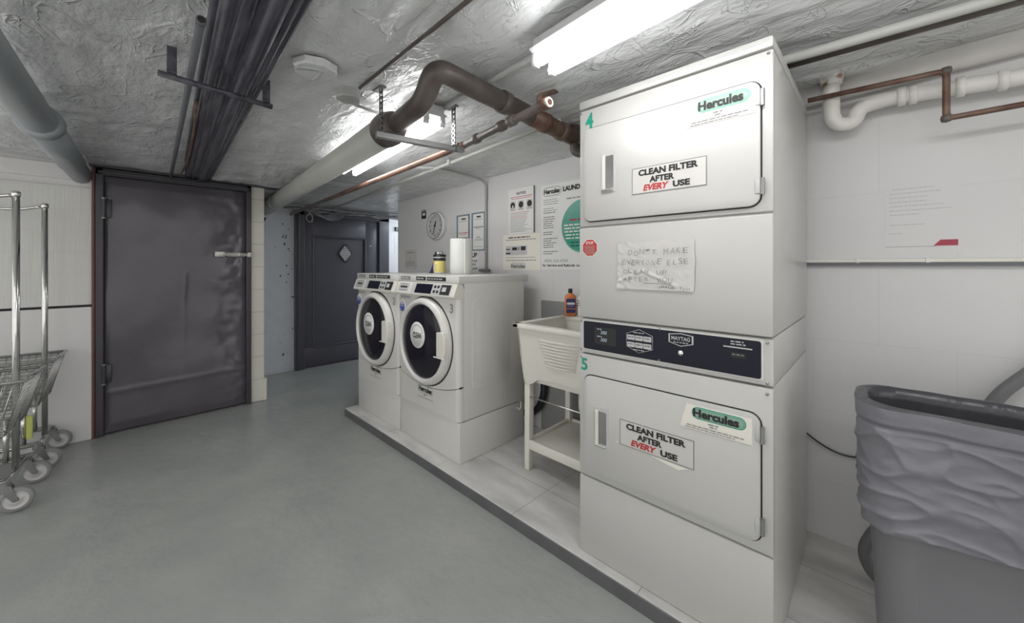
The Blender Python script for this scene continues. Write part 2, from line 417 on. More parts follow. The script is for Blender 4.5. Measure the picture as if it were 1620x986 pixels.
b.box((.03, .70, 1.292), (.058, .715, 1.318), 'latch', .003); b.box((.03, .768, 1.285), (.058, .80, 1.325), 'latch', .003)
o = b.done('bolt', d, 35); o['label'] = 'worn silver slide bolt'
b = MB(); b.cyl((.012, .655, 1.06), (.028, .655, 1.06), .014, 'doorframe', seg=16); b.done('keyhole_cover', d, 35)
b = MB(); b.box((-.02, -.15, 1.906), (.05, 1.0, 1.932), 'doorframe', .006); b.done('lintel', d)
b = MB(); b.box((-.16, -.14, -.01), (-.11, .85, 2.1), 'gap'); b.done('light_block', d)  # unseen dark slab added to stop light coming in round the door

# ------------------------------------------------------------------ panelled door
d = thing('door_2', 'dark panelled door with a small diamond lattice window', 'door', (XD, 0, 0)); d['kind'] = 'structure'
b = MB()
b.box((-.1, 1.40, 0), (.05, 1.50, 1.865), 'door2', .006); b.box((.0, 1.425, 0), (.065, 1.445, 1.865), 'door2', .005)
b.box((-.1, 2.42, 0), (.05, 2.56, 1.865), 'door2', .006); b.box((-.1, 1.40, 1.80), (.05, 2.56, 1.865), 'door2', .006)
b.done('door_frame', d)
b = MB()
b.box((-.04, 1.50, .01), (.015, 2.42, .235), 'door2', .003); b.box((-.04, 1.50, .235), (.015, 1.60, 1.80), 'door2', .003)
b.box((-.04, 2.245, .235), (.015, 2.42, 1.80), 'door2', .003); b.box((-.04, 1.60, 1.56), (.015, 2.245, 1.80), 'door2', .003)
b.box((-.04, 1.60, .235), (-.012, 2.245, 1.56), 'door2')
for a_, c_ in (((1.60, .235), (2.245, .235)), ((1.60, 1.56), (2.245, 1.56)), ((1.60, .235), (1.60, 1.56)), ((2.245, .235), (2.245, 1.56))):
    b.tube([(.008, *a_), (.008, *c_)], .014, 'door2', seg=10)
b.done('door_leaf', d, 35)
b = MB()
yc, zc, hw, hh = 1.99, 1.365, .088, .118
b.prism([(yc-hw, zc), (yc, zc+hh), (yc+hw, zc), (yc, zc-hh)], -.008, -.004, 'paper', 'YZ')
for k in range(-3, 4):
    f = k/4
    b.tube([(.0, yc-hw*(1-abs(f)), zc+hh*f), (.0, yc+hw*(1-abs(f)), zc+hh*f)], .0025, 'greyink', seg=6)
    b.tube([(.0, yc+hw*f, zc-hh*(1-abs(f))), (.0, yc+hw*f, zc+hh*(1-abs(f)))], .0025, 'greyink', seg=6)
for p, q in (((-hw, 0), (0, hh)), ((0, hh), (hw, 0)), ((hw, 0), (0, -hh)), ((0, -hh), (-hw, 0))):
    b.tube([(.0, yc+p[0], zc+p[1]), (.0, yc+q[0], zc+q[1])], .009, 'door2', seg=8)
b.done('lattice_window', d)
b = MB(); b.box((-.16, 1.38, -.01), (-.11, 2.6, 2.1), 'gap'); b.done('light_block', d)  # added out-of-view slab, keeps outside light from leaking past this door
b = MB(); b.lathe([(0, .0), (.022, 0), (.026, .01), (.012, .02), (.0, .02)], 'steel', seg=16)
o = b.done('knob', d); o.rotation_euler = (0, PI/2, 0); o.location = (.015, 2.33, .98)
b = MB(); b.cyl((.012, 2.31, 1.47), (.02, 2.31, 1.47), .012, 'steel', seg=12); b.done('lock_cover', d)

# small things on the bright passage wall
t = thing('alarm_box', 'small dark alarm box with looped wire on the bright passage wall', 'alarm', (XD, 2.70, 1.72))
b = MB(); b.box((0, -.03, -.03), (.03, .04, .03), 'black', .004); b.done('housing', t)
b = MB(); b.tube([(.012, .04, .02), (.02, .08, .06), (.02, .1, 0), (.012, .07, -.05), (.008, .12, -.03)], .004, 'cable', bend=.03); b.done('wire', t)
t = thing('wall_notice', 'white notice sheet hung on the passage wall past the panelled door', 'notice', (XD, 2.72, 1.5))
b = MB(); b.box((.001, -.05, -.13), (.004, .07, .12), 'paper'); b.done('sheet', t)
b = MB()
for k in range(6): b.box((.004, -.03, .08-k*.03), (.0052, .05-.01*(k % 3), .084-k*.03), 'greyink')
b.done('print', t)

# ------------------------------------------------------------------ stacked dryer
DX0, DX1, DY = -.874, -.216, 1.300
t = thing('stacked_dryer', 'tall white double stacked dryer with doors 4 and 5 and a black control panel', 'dryer', (DX0, DY, .06))
def TL(*p): return (p[0]-DX0, p[1]-DY, p[2]-.06)
class DMB(MB):      # dryer-local builder
    def done(s, name, parent=None, shade=None):
        bmesh.ops.translate(s.bm, vec=(-DX0, -DY, -.06), verts=s.bm.verts)
        return super().done(name, parent, shade)
BK = 2.0
b = DMB()
b.box((DX0, DY+.012, 1.005), (DX1, BK, 1.838), 'enamel', .008)
b.box((DX0+.002, DY+.014, .862), (DX1-.002, BK-.002, 1.003), 'enamel', .004)
b.box((DX0, DY+.012, .063), (DX1, BK, .859), 'enamel', .006)
b.box((DX0+.01, DY+.03, .85), (DX1-.01, BK-.01, 1.02), 'gap')
b.done('cabinet', t, 35)
b = DMB(); b.box((DX0-.001, DY-.004, 1.841), (DX1+.001, BK+.002, 1.876), 'enamel', .008); b.done('top_lid', t, 35)
b = DMB(); b.box((DX0, DY, 1.369), (DX1, DY+.02, 1.837), 'enamel', .006); b.done('front_panel', t, 35)
b = DMB(); b.box((DX0, DY-.004, 1.006), (DX1, DY+.02, 1.364), 'enamel', .007); b.done('blank_panel', t, 35)
b = DMB(); b.box((DX0, DY, .374), (DX1, DY+.02, .858), 'enamel', .005); b.done('front_panel', t, 35)
b = DMB(); b.box((DX0, DY, .061), (DX1, DY+.02, .369), 'enamel', .005); b.done('base_panel', t, 35)
b = DMB(); b.box((DX0, DY+.002, .864), (DX1, DY+.02, 1.001), 'enamel', .004)
b.plate(-.858, -.240, .878, .996, DY-.001, .006, 'washer', .008)
cp = b.done('control_panel', t)
b = DMB(); b.plate(-.853, -.246, .882, .992, DY-.003, .004, 'panel', .007); b.done('panel_face', cp).parent = cp
def child(bm, name, par, lab=None, shade=None):
    o = bm.done(name, par, shade)
    if lab: o['label'] = lab
    return o
F = DY-.003
b = DMB(); b.plate(-.802, -.708, .908, .974, F-.001, .002, 'gap', .004)
b.text('300', -.775, .948, .013, 'led', F-.0012, shear=.15); b.text('300', -.775, .920, .013, 'led', F-.0012, shear=.15)
b.lines(-.790, -.770, .966, .004, 'led', F-.0012); b.lines(-.790, -.770, .938, .004, 'led', F-.0012)
child(b, 'display', cp)
b = DMB()
hx = [(-.667, .965), (-.618, .983), (-.569, .965), (-.569, .918), (-.618, .899), (-.667, .918)]
for k in range(6):
    p, q = hx[k], hx[(k+1) % 6]; b.tube([(p[0], F-.001, p[1]), (q[0], F-.001, q[1])], .0008, 'silver', seg=4)
for r_ in range(2):
    for c_ in range(3):
        x = -.664+c_*.031; z = .943-r_*.026
        b.plate(x, x+.0285, z, z+.018, F-.002, .002, 'silver', .002)
        b.lines(x+.004, x+.025, z+.011, .004, 'ink', F-.0022)
b.lines(-.64, -.60, .971, .004, 'silver', F-.001); b.lines(-.64, -.60, .909, .004, 'silver', F-.001)
child(b, 'button_pad', cp)
b = DMB()
sh = lambda k: [(-.473+(x+.473)*k, .967+(z-.967)*k) for x, z in ((-.513, .983), (-.473, .988), (-.433, .983), (-.433, .955), (-.473, .944), (-.513, .955))]
b.prism(sh(1), F-.0015, F, 'silver', 'XZ'); b.prism(sh(.88), F-.002, F, 'panel', 'XZ')
b.text('MAYTAG', -.473, .964, .0125, 'silver', F-.0021, w=.060, bold=.02, anchor='c'); b.lines(-.497, -.449, .957, .004, 'silver', F-.0021)
child(b, 'logo_badge', cp)
b = DMB(); b.lathe([(0, .004), (.004, .004), (.0085, .003), (.0095, 0)], 'chrome', (-.474, F, .922), 'Y', 20); child(b, 'lock', cp, 'chrome panel lock')
b = DMB(); b.box((-.345, F-.0015, .9635), (-.268, F, .967), 'silver'); b.lines(-.325, -.290, .983, .005, 'silver', F-.0005); b.lines(-.325, -.285, .975, .005, 'silver', F-.0005)
b.plate(-.325, -.285, .935, .950, F-.001, .002, 'gap', .005); b.lines(-.32, -.29, .944, .005, 'greyink', F-.0012)
child(b, 'card_slot', cp)
b = DMB()
for x, z in ((-.544, .9985-.006), (-.547, .8805+.005), (-.231, .990), (-.231, .873), (-.231, .842), (-.228, 1.826), (-.866, .990), (-.866, .876), (-.866, .846), (-.866, 1.826)):
    b.lathe([(0, .0035), (.003, .003), (.0045, 0)], 'steel', (x, F+.002, z), 'Y', 12)
b.done('screws', t)

def dryer_door(z0, z1, clean, herc, num, hz, torn):
    x0, x1 = -.848, -.247
    b = DMB(); b.plate(x0-.004, x1+.004, z0-.004, z1+.004, DY-.0012, .003, 'gap', .034); b.done('door_gap', t)
    b = DMB(); b.plate(x0, x1, z0, z1, DY-.010, .012, 'enamel', .03, .003); dr = b.done('door', t, 35)
    # recessed pull
    b = DMB(); hx0, hx1 = (-.765, -.712) if num == '4' else (-.795, -.742)
    b.plate(hx0-.004, hx1+.004, hz-.078, hz+.078, DY-.0115, .003, 'enamel', .006, .001)
    b.plate(hx0+.012, hx1-.004, hz-.062, hz+.062, DY-.0122, .003, 'steel', .004)
    b.box((hx0+.004, DY-.020, hz-.066), (hx0+.016, DY-.010, hz+.066), 'white', .003)
    b.box((hx0, DY-.018, hz-.074), (hx1-.004, DY-.010, hz-.066), 'chrome', .002)
    child(b, 'handle', dr, 'recessed pull handle with chrome edge')
    for z in (z1-.055, z0+.055):
        b = DMB(); b.cyl((x1+.006, DY-.012, z-.024), (x1+.006, DY-.012, z+.024), .006, 'steel', seg=12); b.box((x1-.012, DY-.0125, z-.02), (x1+.012, DY-.008, z+.02), 'enamel', .001)
        b.done('hinge', dr, 35)
    Y = DY-.0115
    b = DMB(); x, w, z, h = clean
    b.box((x, Y, z), (x+w, Y+.0015, z+h), 'greyink'); b.box((x+.003, Y-.0004, z+.003), (x+w-.003, Y+.001, z+h-.003), 'papergrey')
    if torn:
        b.prism([(x-.02, z+.003), (x-.004, z+.002), (x-.004, z+.008)], Y, Y+.001, 'creampaper', 'XZ')
        b.prism([(x+.11, z-.001), (x+w-.02, z-.004), (x+w-.05, z-.018), (x+.17, z-.012)], Y, Y+.001, 'creampaper', 'XZ')
    b.text('CLEAN FILTER', x+w*.5, z+h*.69, h*.21, 'ink', Y-.0006, w=w*.80, bold=.05, anchor='c')
    b.text('AFTER', x+w*.43, z+h*.40, h*.20, 'ink', Y-.0006, w=w*.34, bold=.05, anchor='c')
    b.text('EVERY', x+w*.17, z+h*.11, h*.21, 'red', Y-.0006, w=w*.34, bold=.045, shear=.25)
    b.text('USE', x+w*.58, z+h*.11, h*.20, 'ink', Y-.0006, w=w*.22, bold=.05)
    child(b, 'clean_filter_sticker', dr, 'white sticker asking to clean the filter after every use')
    b = DMB(); x, w, z, h = herc
    b.prism([(x+.02, z+h), (x+w, z+h), (x+w, z), (x, z), (x+.004, z+h*.3)], Y, Y+.001, 'papergrey' if not torn else 'creampaper', 'XZ')
    ox0, ox1, oz0, oz1 = x+w*.18, x+w*.93, z+h*.46, z+h*.95
    b.plate(ox0, ox1, oz0, oz1, Y-.0004, .001, 'green' if torn else 'teal', (oz1-oz0)*.49)
    b.plate(ox0+.003, ox1-.003, oz0+.003, oz1-.003, Y-.0006, .001, 'palegreen', (oz1-oz0)*.40)
    b.plate(ox0+.006, ox1-.006, oz0+.006, oz1-.006, Y-.0008, .001, 'green' if torn else 'teal', (oz1-oz0)*.32)
    b.plate(ox0+.0075, ox1-.0075, oz0+.0075, oz1-.0075, Y-.001, .001, 'palegreen', (oz1-oz0)*.28)
    b.text('Hercules', x+w*.20, z+h*.56, h*.31, 'ink', Y-.0014, w=w*.64, bold=.045)
    b.lines(x+w*.42, x+w*.56, z+h*.36, h*.07, 'greyink', Y-.0006); b.lines(x+w*.44, x+w*.54, z+h*.26, h*.07, 'greyink', Y-.0006)
    b.lines(x+w*.1, x+w*.9, z+h*.15, h*.06, 'greyink', Y-.0006); b.lines(x+w*.08, x+w*.8, z+h*.06, h*.05, 'greyink', Y-.0006)
    child(b, 'maker_sticker', dr, 'pale green peeling sticker reading Hercules')
dryer_door(1.388, 1.755, (-.642, .252, 1.468, .094), (-.455, .198, 1.660, .085), '4', 1.568, False)
dryer_door(.403, .778, (-.690, .262, .552, .094), (-.472, .205, .685, .078), '5', .588, True)
b = DMB(); b.text('4', -.846, 1.760, .058, 'green', DY, w=.036, bold=.035); child(b, 'number', t, 'green number 4')
b = DMB(); b.text('5', -.866, .795, .046, 'green', DY, w=.030, bold=.03); child(b, 'number', t, 'green number 5')
b = DMB(); c = (-.823, 1.284)
oc = lambda r: [(c[0]+r*math.cos(PI/8+k*PI/4), c[1]+r*math.sin(PI/8+k*PI/4)) for k in range(8)]
b.prism(oc(.037), DY-.0048, DY-.003, 'paper', 'XZ'); b.prism(oc(.0345), DY-.0052, DY-.003, 'red', 'XZ')
b.text('STOP', c[0], c[1]+.014, .010, 'paper', DY-.0052, anchor='c', bold=.02)
for k in range(6): b.lines(c[0]-.023, c[0]+.023, c[1]+.006-k*.006, .0028, 'palegreen', DY-.0052)
child(b, 'stop_sticker', t, 'red octagonal sticker')
# crumpled taped note with handwriting
def note(u, v):
    x = -.700+u*.272; z = 1.128+v*.172; L_ = max(0, 1-u*2.4)
    p = Vector((x*25, z*60+x*40, 0))
    w = .0022*noise.noise(p)*(.3+2*L_)+.0015*noise.noise(Vector((x*40, z*30, 5)))
    w += .004*math.exp(-((z-1.135-(.06-abs(u-.35)*.12))/.006)**2)*(1 if .0 < u < .8 else 0)
    return Vector((x+.008*(noise.noise(Vector((0, z*20, 1)))), DY-.0085-abs(w), z))
b = DMB(); b.grid(note, 60, 44, 'papergrey')
hr = random.Random(3)
def hand(s_, x, z, h, w, m='greyink', up=0):
    step = w/len(s_)
    for k, ch in enumerate(s_):
        if ch != ' ': b.text(ch, x+k*step, z+hr.uniform(-.003, .003)+up*k, h*hr.uniform(.85, 1.15), m, DY-.0135, w=step*hr.uniform(.6, .8), shear=hr.uniform(-.1, .2), rot=hr.uniform(-.15, .15), bold=-.012)
hand("DON'T MAKE", -.655, 1.252, .019, .215); hand('EVERYONE ELSE', -.680, 1.216, .018, .240)
hand('CLEAN UP', -.675, 1.184, .016, .165); hand('AFTER YOU', -.675, 1.156, .016, .185); hand('THANK YOU', -.545, 1.133, .008, .105, 'ink')
b.tube([(-.60, DY-.0135, 1.150), (-.50, DY-.0135, 1.152)], .0008, 'greyink', seg=4)
child(b, 'handwritten_note', t, 'crumpled taped note reading do not make everyone else clean up after you')

# ------------------------------------------------------------------ washers
WW, WD, WY = .668, .60, 1.352
def make_washer():
    t = thing('washing_machine', '', 'washing machine', (0, 0, 0), 'front loading washers on the platform')
    b = MB()      # plinth
    b.box((.004, .010, .001), (WW-.004, .56, .24), 'washer', .004); b.done('plinth', t, 35)
    b = MB()
    b.box((.002, .045, .242), (WW-.002, .56, 1.06), 'washer', .006)
    b.prism(rrect(.10, .42, .40, .96, .05), WW-.003, WW+.0015, 'washer', 'YZ', .0012)
    b.prism(rrect(.14, .38, .46, .90, .04), WW, WW+.003, 'washer', 'YZ', .0012)
    b.prism(rrect(.10, .42, .40, .96, .05), -.0005, .003, 'washer', 'YZ', .001)
    b.done('cabinet', t, 35)
    def arc(n=24):
        out = []
        for k in range(n+1):
            u = k/n; out.append((.004+u*(WW-.008), .385+.055*(2*u-1)**2 + (.0 if u < .96 else .0)))
        return out
    def curved(poly, m, nm):
        # plate with softly rounded upright edges: bevel the outer verticals
        tb = MB(); tt = bmesh.new()
        A = [tt.verts.new((u, 0, v)) for u, v in poly]; B = [tt.verts.new((u, .05, v)) for u, v in poly]
        tt.faces.new(A); tt.faces.new(B[::-1]); n = len(poly)
        for k in range(n): tt.faces.new((A[k], B[k], B[(k+1) % n], A[(k+1) % n]))
        bmesh.ops.recalc_face_normals(tt, faces=tt.faces)
        e = [e for e in tt.edges if all(abs(v.co.y) < 1e-6 for v in e.verts) and abs(e.verts[0].co.x-e.verts[1].co.x) < 1e-6 and abs(e.verts[0].co.z-e.verts[1].co.z) > .05]
        bmesh.ops.bevel(tt, geom=e, offset=.030, segments=6, profile=.5, affect='EDGES')
        tb.add(tt, m); return tb.done(nm, t, 30)
    up = [(x, z+.004) for x, z in arc()]
    curved(up+[(WW-.004, 1.005), (.004, 1.005)], 'washer', 'front_panel')
    lo = [(x, z) for x, z in arc()][::-1]
    curved([(.004, .245), (WW-.004, .245)]+lo, 'washer', 'lower_panel')
    b = MB(); b.prism([(x, z-.003) for x, z in arc()]+[(x, z+.008) for x, z in arc()][::-1], .012, .04, 'gap', 'XZ'); b.box((.008, .035, .238), (WW-.006, .5, .247), 'gap'); b.done('seam', t)
    # door
    dc = (.334, 0, .677)
    b = MB()
    b.lathe([(.274, -.002), (.276, .006), (.274, .018), (.266, .034), (.254, .044), (.246, .047), (.239, .045), (.233, .037), (.228, .022), (.228, 0)], 'washer', dc, 'Y', 72)
    dr = b.done('door', t)
    b = MB(); b.lathe([(.284, -.001), (.284, .0012), (.270, .0014)], 'gap', dc, 'Y', 60); o = b.done('door_gap', t)  # dark ring painting the recess shadow around the door
    b = MB(); b.lathe([(0, .047), (.08, .046), (.16, .042), (.215, .036), (.232, .028)], 'glass', (dc[0]-.006, 0, dc[2]), 'Y', 60); b.done('door_glass', dr)
    b = MB(); 
    b.prism([(.522, .612), (.522, .758), (.590, .762), (.602, .73), (.606, .685), (.602, .64), (.590, .606)], -.056, -.018, 'white', 'XZ', .006)
    b.box((.495, -.057, .607), (.60, -.050, .613), 'paper', .001)
    b.done('handle', dr)
    b = MB(); s0 = (.308, -.047, .715)
    b.lathe([(0, .0022), (.082, .0015), (.083, 0)], 'paper', s0, 'Y', 40)
    b.text('CLEAN', s0[0], s0[2]-.018, .034, 'ink', s0[1]-.0025, w=.095, bold=.03, anchor='c')
    b.lines(s0[0]-.05, s0[0]+.05, s0[2]-.030, .003, 'greyink', s0[1]-.0025)
    for k in range(4): b.lines(s0[0]-.045+.006*k, s0[0]+.045-.006*k, s0[2]-.040-k*.008, .0035, 'greyink', s0[1]-.0022)
    for k in range(11):
        a = PI*(.12+.76*k/10); b.text('SANITISED X'[k], s0[0]+.062*math.cos(PI-a), s0[2]+.058*math.sin(a), .011, 'greyink', s0[1]-.002, anchor='c', rot=a-PI/2 if False else (PI/2-a)*0-(PI-a-PI/2)*-1) if False else b.box((s0[0]+.064*math.cos(a)-.004, s0[1]-.0024, s0[2]+.064*math.sin(a)-.004), (s0[0]+.064*math.cos(a)+.004, s0[1]-.0018, s0[2]+.064*math.sin(a)+.004), 'greyink')
    o = b.done('clean_sticker', dr); o['label'] = 'round white sticker reading CLEAN'
    b = MB(); b.lines(.36, .50, .925, .005, 'paleink', -.046) if False else None; b.bm.free()
    # console
    b = MB()
    b.prism([(.0, .958), (-.030, .962), (-.034, .972), (-.006, 1.044), (.03, 1.048), (.05, 1.0), (.05, .958)], .004, WW-.004, 'white', 'YZ', .003)
    cs = b.done('console', t)
    def on(u, v, lift=.001):     # u along x, v 0..1 up the sloping face
        y = -.034+.028*v; z = .972+.072*v
        return (u, y-lift*.93, z+lift*.36)
    def quad(b, x0, x1, v0, v1, m, lift):
        tt = bmesh.new(); tt.faces.new([tt.verts.new(on(*p, lift)) for p in ((x0, v0), (x1, v0), (x1, v1), (x0, v1))]); b.add(tt, m)
    b = MB(); quad(b, .035, .165, .12, .90, 'silver', .0012); quad(b, .055, .145, .45, .62, 'ink', .0016); quad(b, .055, .145, .75, .82, 'greyink', .0016); quad(b, .055, .145, .22, .30, 'greyink', .0016)
    b.done('card_reader', cs)
    b = MB(); quad(b, .195, .62, .05, .95, 'silver', .0012); quad(b, .245, .43, .10, .90, 'panel', .0018); b.done('display', cs)
    b = MB(); quad(b, .52, .615, .10, .90, 'ink', .0018)
    for r_ in range(2):
        for c_ in range(2): quad(b, .447+c_*.034, .470+c_*.034, .2+.4*r_, .42+.4*r_, 'ink', .0018)
    b.prism([(.50, .985), (.56, 1.005), (.60, 1.032), (.53, 1.03)], -.030, -.02, 'steel', 'XZ') if False else quad(b, .535, .575, .35, .7, 'silver', .0022)
    b.done('button_pad', cs)
    # top
    b = MB(); b.box((.0, .0, 1.046), (WW, .605, 1.092), 'washer', .006); tp = b.done('top', t, 35)
    for x0, x1, m in ((.03, .15, 'greyink'), (.22, .33, 'ink'), (.345, .545, 'ink')):
        b = MB(); b.box((x0, -.002, 1.058), (x1, .002, 1.082), m)
        b.lines(x0+.01, x1-.01, 1.070, .010, 'silver', -.0021, fill=.9); b.done('instruction_strip', tp)
    b = MB(); b.lines(.03, .15, .945, .010, 'greyink', -.001); b.lines(.03, .15, .935, .007, 'greyink', -.001); b.done('rating_label', t)
    b = MB(); c = (.045, -.0005, .872)
    b.lathe([(0, .0012), (.040, .0012), (.041, 0)], 'paper', (c[0], c[1], c[2]+.012), 'Y', 24); b.lathe([(0, .0018), (.031, .0018), (.032, 0)], 'blue', c, 'Y', 24)
    b.lines(c[0]-.02, c[0]+.02, c[2]+.005, .006, 'paper', c[1]-.0014)
    b.prism([(c[0]-.02, c[2]+.02), (c[0]+.015, c[2]+.028), (c[0]+.008, c[2]+.012)], -.0035, -.0022, 'paper', 'XZ')
    o = b.done('blue_sticker', t); o['label'] = 'small round blue and white sticker'
    b = MB(); b.text('Hercules', .325, .348, .030, 'ink', -.0008, w=.145, bold=.05, anchor='c')
    b.plate(.24, .41, .336, .386, -.0004, .0005, 'greyink', .024); b.plate(.243, .407, .339, .383, -.0006, .0005, 'washer', .022)
    b.lines(.31, .34, .328, .008, 'ink', -.0004); b.lines(.24, .41, .308, .006, 'greyink', -.0004, fill=1)
    b.done('maker_decal', t)
    return t
if True:
  def hose_clip(t):
    b = MB(); b.tube([(WW, .49, .21), (WW+.012, .50, .19), (WW+.016, .51, .215), (WW+.004, .52, .24)], .005, 'white', bend=.01); b.done('hose_clip', t)
w2 = make_washer()
w3 = copy_tree(w2); hose_clip(w3)
w2.location = (-3.072, WY, .06); w3.location = (-2.400, WY, .06)
w2['label'] = 'white front loading washer number 2, the one farther from the sink'
w3['label'] = 'white front loading washer number 3, next to the utility sink'
for w, n in ((w2, '2'), (w3, '3')):
    b = MB(); b.text(n, .585, .875, .052, 'greyink', -.0005, w=.030, bold=.015); o = b.done('number', w)

# things on the washers
t = thing('paper_towel_roll', 'upright white paper towel roll on top of washer number 3', 'paper roll', (-2.15, 1.70, 1.153))
b = MB(); b.lathe([(.021, 0), (.075, 0), (.079, .004), (.079, .246), (.075, .25), (.021, .25)], 'paper', seg=40)
b.box((.07, -.03, .002), (.081, .0, .247), 'paper', .002); b.done('paper', t)
b = MB(); b.lathe([(.018, .001), (.0205, .001), (.0205, .249), (.018, .249)], 'creampaper', seg=24); b.done('cardboard_core', t)
t = thing('wipes_tub', 'yellow labelled tub with an open black lid on washer number 2', 'tub', (-2.47, 1.74, 1.153))
b = MB(); b.lathe([(0, 0), (.043, 0), (.046, .004), (.046, .125), (.043, .128), (0, .128)], 'paper', seg=32); b.done('tub', t)
b = MB(); b.lathe([(.0465, .01), (.0468, .011), (.0468, .095), (.0465, .096)], 'yellow', seg=32, )
for k in range(5): b.box((-.018, -.0485, .030+k*.009), (.016, -.0455, .034+k*.009), 'paper')
b.done('label', t)
b = MB(); b.lathe([(.0472, .096), (.0475, .097), (.0475, .118), (.0472, .119)], 'black', seg=32); b.done('label_band', t)
b = MB(); b.lathe([(0, .128), (.049, .128), (.050, .132), (.049, .146), (0, .148)], 'black', seg=32)
b.prism(rrect(-.05, .02, .148, .168, .009), -.012, .02, 'black', 'XZ', .003); b.box((-.0, -.03, .147), (.025, .01, .165), 'paper', .004)
b.done('lid', t)
t = thing('cleaning_cloth', 'dark blue folded cloth leaning beside the yellow wipes tub', 'cloth', (-2.60, 1.76, 1.153))
b = MB(); b.prism([(-.045, 0), (.03, 0), (.045, .09), (.03, .095), (.0, .04), (-.02, .01)], -.01, .03, 'navy', 'XZ', .004); b.done('cloth', t)

# ------------------------------------------------------------------ utility sink
sx0, sx1, sy0, sy1, st = -1.478, -.905, 1.53, 2.062, .893
t = thing('utility_sink', 'white plastic laundry sink on legs between washer 3 and the dryer', 'sink', (sx0, sy0, .06))
o_ = Vector((sx0, sy0, .06))
class SMB(MB):
    def done(s, name, parent=None, shade=None):
        bmesh.ops.translate(s.bm, vec=-o_, verts=s.bm.verts); return super().done(name, parent, shade)
b = SMB()
b.box((sx0, sy0, st-.028), (sx0+.045, sy1, st), 'white', .006); b.box((sx1-.045, sy0, st-.028), (sx1, sy1, st), 'white', .006)
b.box((sx0, sy0, st-.028), (sx1, sy0+.045, st), 'white', .006); b.box((sx0, sy1-.09, st-.028), (sx1, sy1, st), 'white', .006)
b.done('rim', t, 35)
def basin(b, g, m):
    # tapered tub walls
    top = [(sx0+.030+g, sy0+.028+g), (sx1-.030-g, sy0+.028+g), (sx1-.030-g, sy1-.07-g), (sx0+.030+g, sy1-.07-g)]
    bot = [(sx0+.075+g, sy0+.080+g), (sx1-.075-g, sy0+.080+g), (sx1-.075-g, sy1-.10-g), (sx0+.075+g, sy1-.10-g)]
    tt = bmesh.new(); A = [tt.verts.new((x, y, st-.02)) for x, y in top]; B = [tt.verts.new((x, y, st-.33+g*2)) for x, y in bot]
    for k in range(4): tt.faces.new((A[k], A[(k+1) % 4], B[(k+1) % 4], B[k]))
    tt.faces.new(B[::-1]); b.add(tt, m)
b = SMB(); basin(b, 0, 'white'); basin(b, .012, 'white'); bs = b.done('basin', t)
# front apron: tapered skirt with an arched lower edge, and washboard ribs
b = SMB()
n = 16; fr = []
for k in range(n+1):
    u = k/n; zb = .548+(0 if u < .1 or u > .9 else .030*min(1, (u-.1)/.08, (.9-u)/.08)+.02*math.sin(PI*(u-.1)/.8)); fr.append((u, zb))
tt = bmesh.new(); R = []
for u, zb in fr:
    row = []
    for j in range(9):
        v = j/8; z = (st-.024)*(1-v)+zb*v; ins = .018+.022*v; x = sx0+ins+u*(sx1-sx0-2*ins); y = sy0+.018+.040*v
        row.append(tt.verts.new((x, y, z)))
    R.append(row)
for i in range(n):
    for j in range(8): tt.faces.new((R[i][j], R[i+1][j], R[i+1][j+1], R[i][j+1]))
g = bmesh.ops.extrude_face_region(tt, geom=tt.faces[:]); vs = [q for q in g['geom'] if isinstance(q, bmesh.types.BMVert)]
bmesh.ops.translate(tt, vec=(0, .012, 0), verts=vs); b.add(tt, 'white')
for sx, sg in ((sx0, 1), (sx1, -1)):
    tt = bmesh.new()
    P_ = [(sy0+.018, st-.024, .018), (sy1-.01, st-.024, .018), (sy1-.03, .548, .040), (sy1-.10, .548, .040), (sy1-.13, .585, .038), (sy0+.17, .585, .038), (sy0+.13, .548, .040), (sy0+.058, .548, .040)]
    A = [tt.verts.new((sx+sg*q, y, z)) for y, z, q in P_]; B = [tt.verts.new((sx+sg*(q+.012), y, z)) for y, z, q in P_]
    tt.faces.new(A); tt.faces.new(B[::-1])
    for k in range(8): tt.faces.new((A[k], B[k], B[(k+1) % 8], A[(k+1) % 8]))
    bmesh.ops.recalc_face_normals(tt, faces=tt.faces); b.add(tt, 'white')
b.done('apron', t, 35)
b = SMB()
for k in range(9):
    z = .815-k*.0165; v = (st-.024-z)/(st-.024-.548); y = sy0+.018+.040*v; w_ = .012*k*.4
    b.tube([(sx0+.17+w_, y+.004, z-.003), (sx0+.2+w_, y-.002, z), (-1.19, y-.003, z-.002), (sx1-.14-w_, y+.002, z)], .005, 'white', seg=8, bend=.03)
b.done('washboard_ribs', t)
def leg(x, y, tw):
    b = SMB(); b.prism([(x, .061), (x+.034, .061), (x+.040 if tw > 0 else x+.034, .57), (x if tw > 0 else x-.006, .57)], y, y+.040, 'white', 'XZ', .004); b.done('leg', t, 35)
leg(sx0+.030, sy0+.068, 1); leg(sx1-.066, sy0+.068, -1); leg(sx0+.030, sy1-.075, 1); leg(sx1-.066, sy1-.075, -1)
b = SMB()
b.box((sx0+.045, sy0+.075, .205), (sx1-.045, sy1-.04, .217), 'white', .003)
b.box((sx0+.045, sy0+.070, .180), (sx1-.045, sy0+.085, .232), 'white', .004); b.box((sx0+.045, sy1-.05, .18), (sx1-.045, sy1-.036, .232), 'white', .004)
b.box((sx0+.045, sy0+.08, .205), (sx0+.060, sy1-.04, .236), 'white', .004)
b.done('shelf', t, 35)
b = SMB(); b.tube([(sx0+.05, sy0+.072, .475), (sx1-.05, sy0+.072, .475)], .004, 'chrome', seg=8); b.done('towel_rod', t)
b = SMB(); b.lathe([(0, .545), (.04, .545), (.04, .57), (.03, .58)], 'steel', ((sx0+sx1)/2, (sy0+sy1)/2, 0), seg=24)
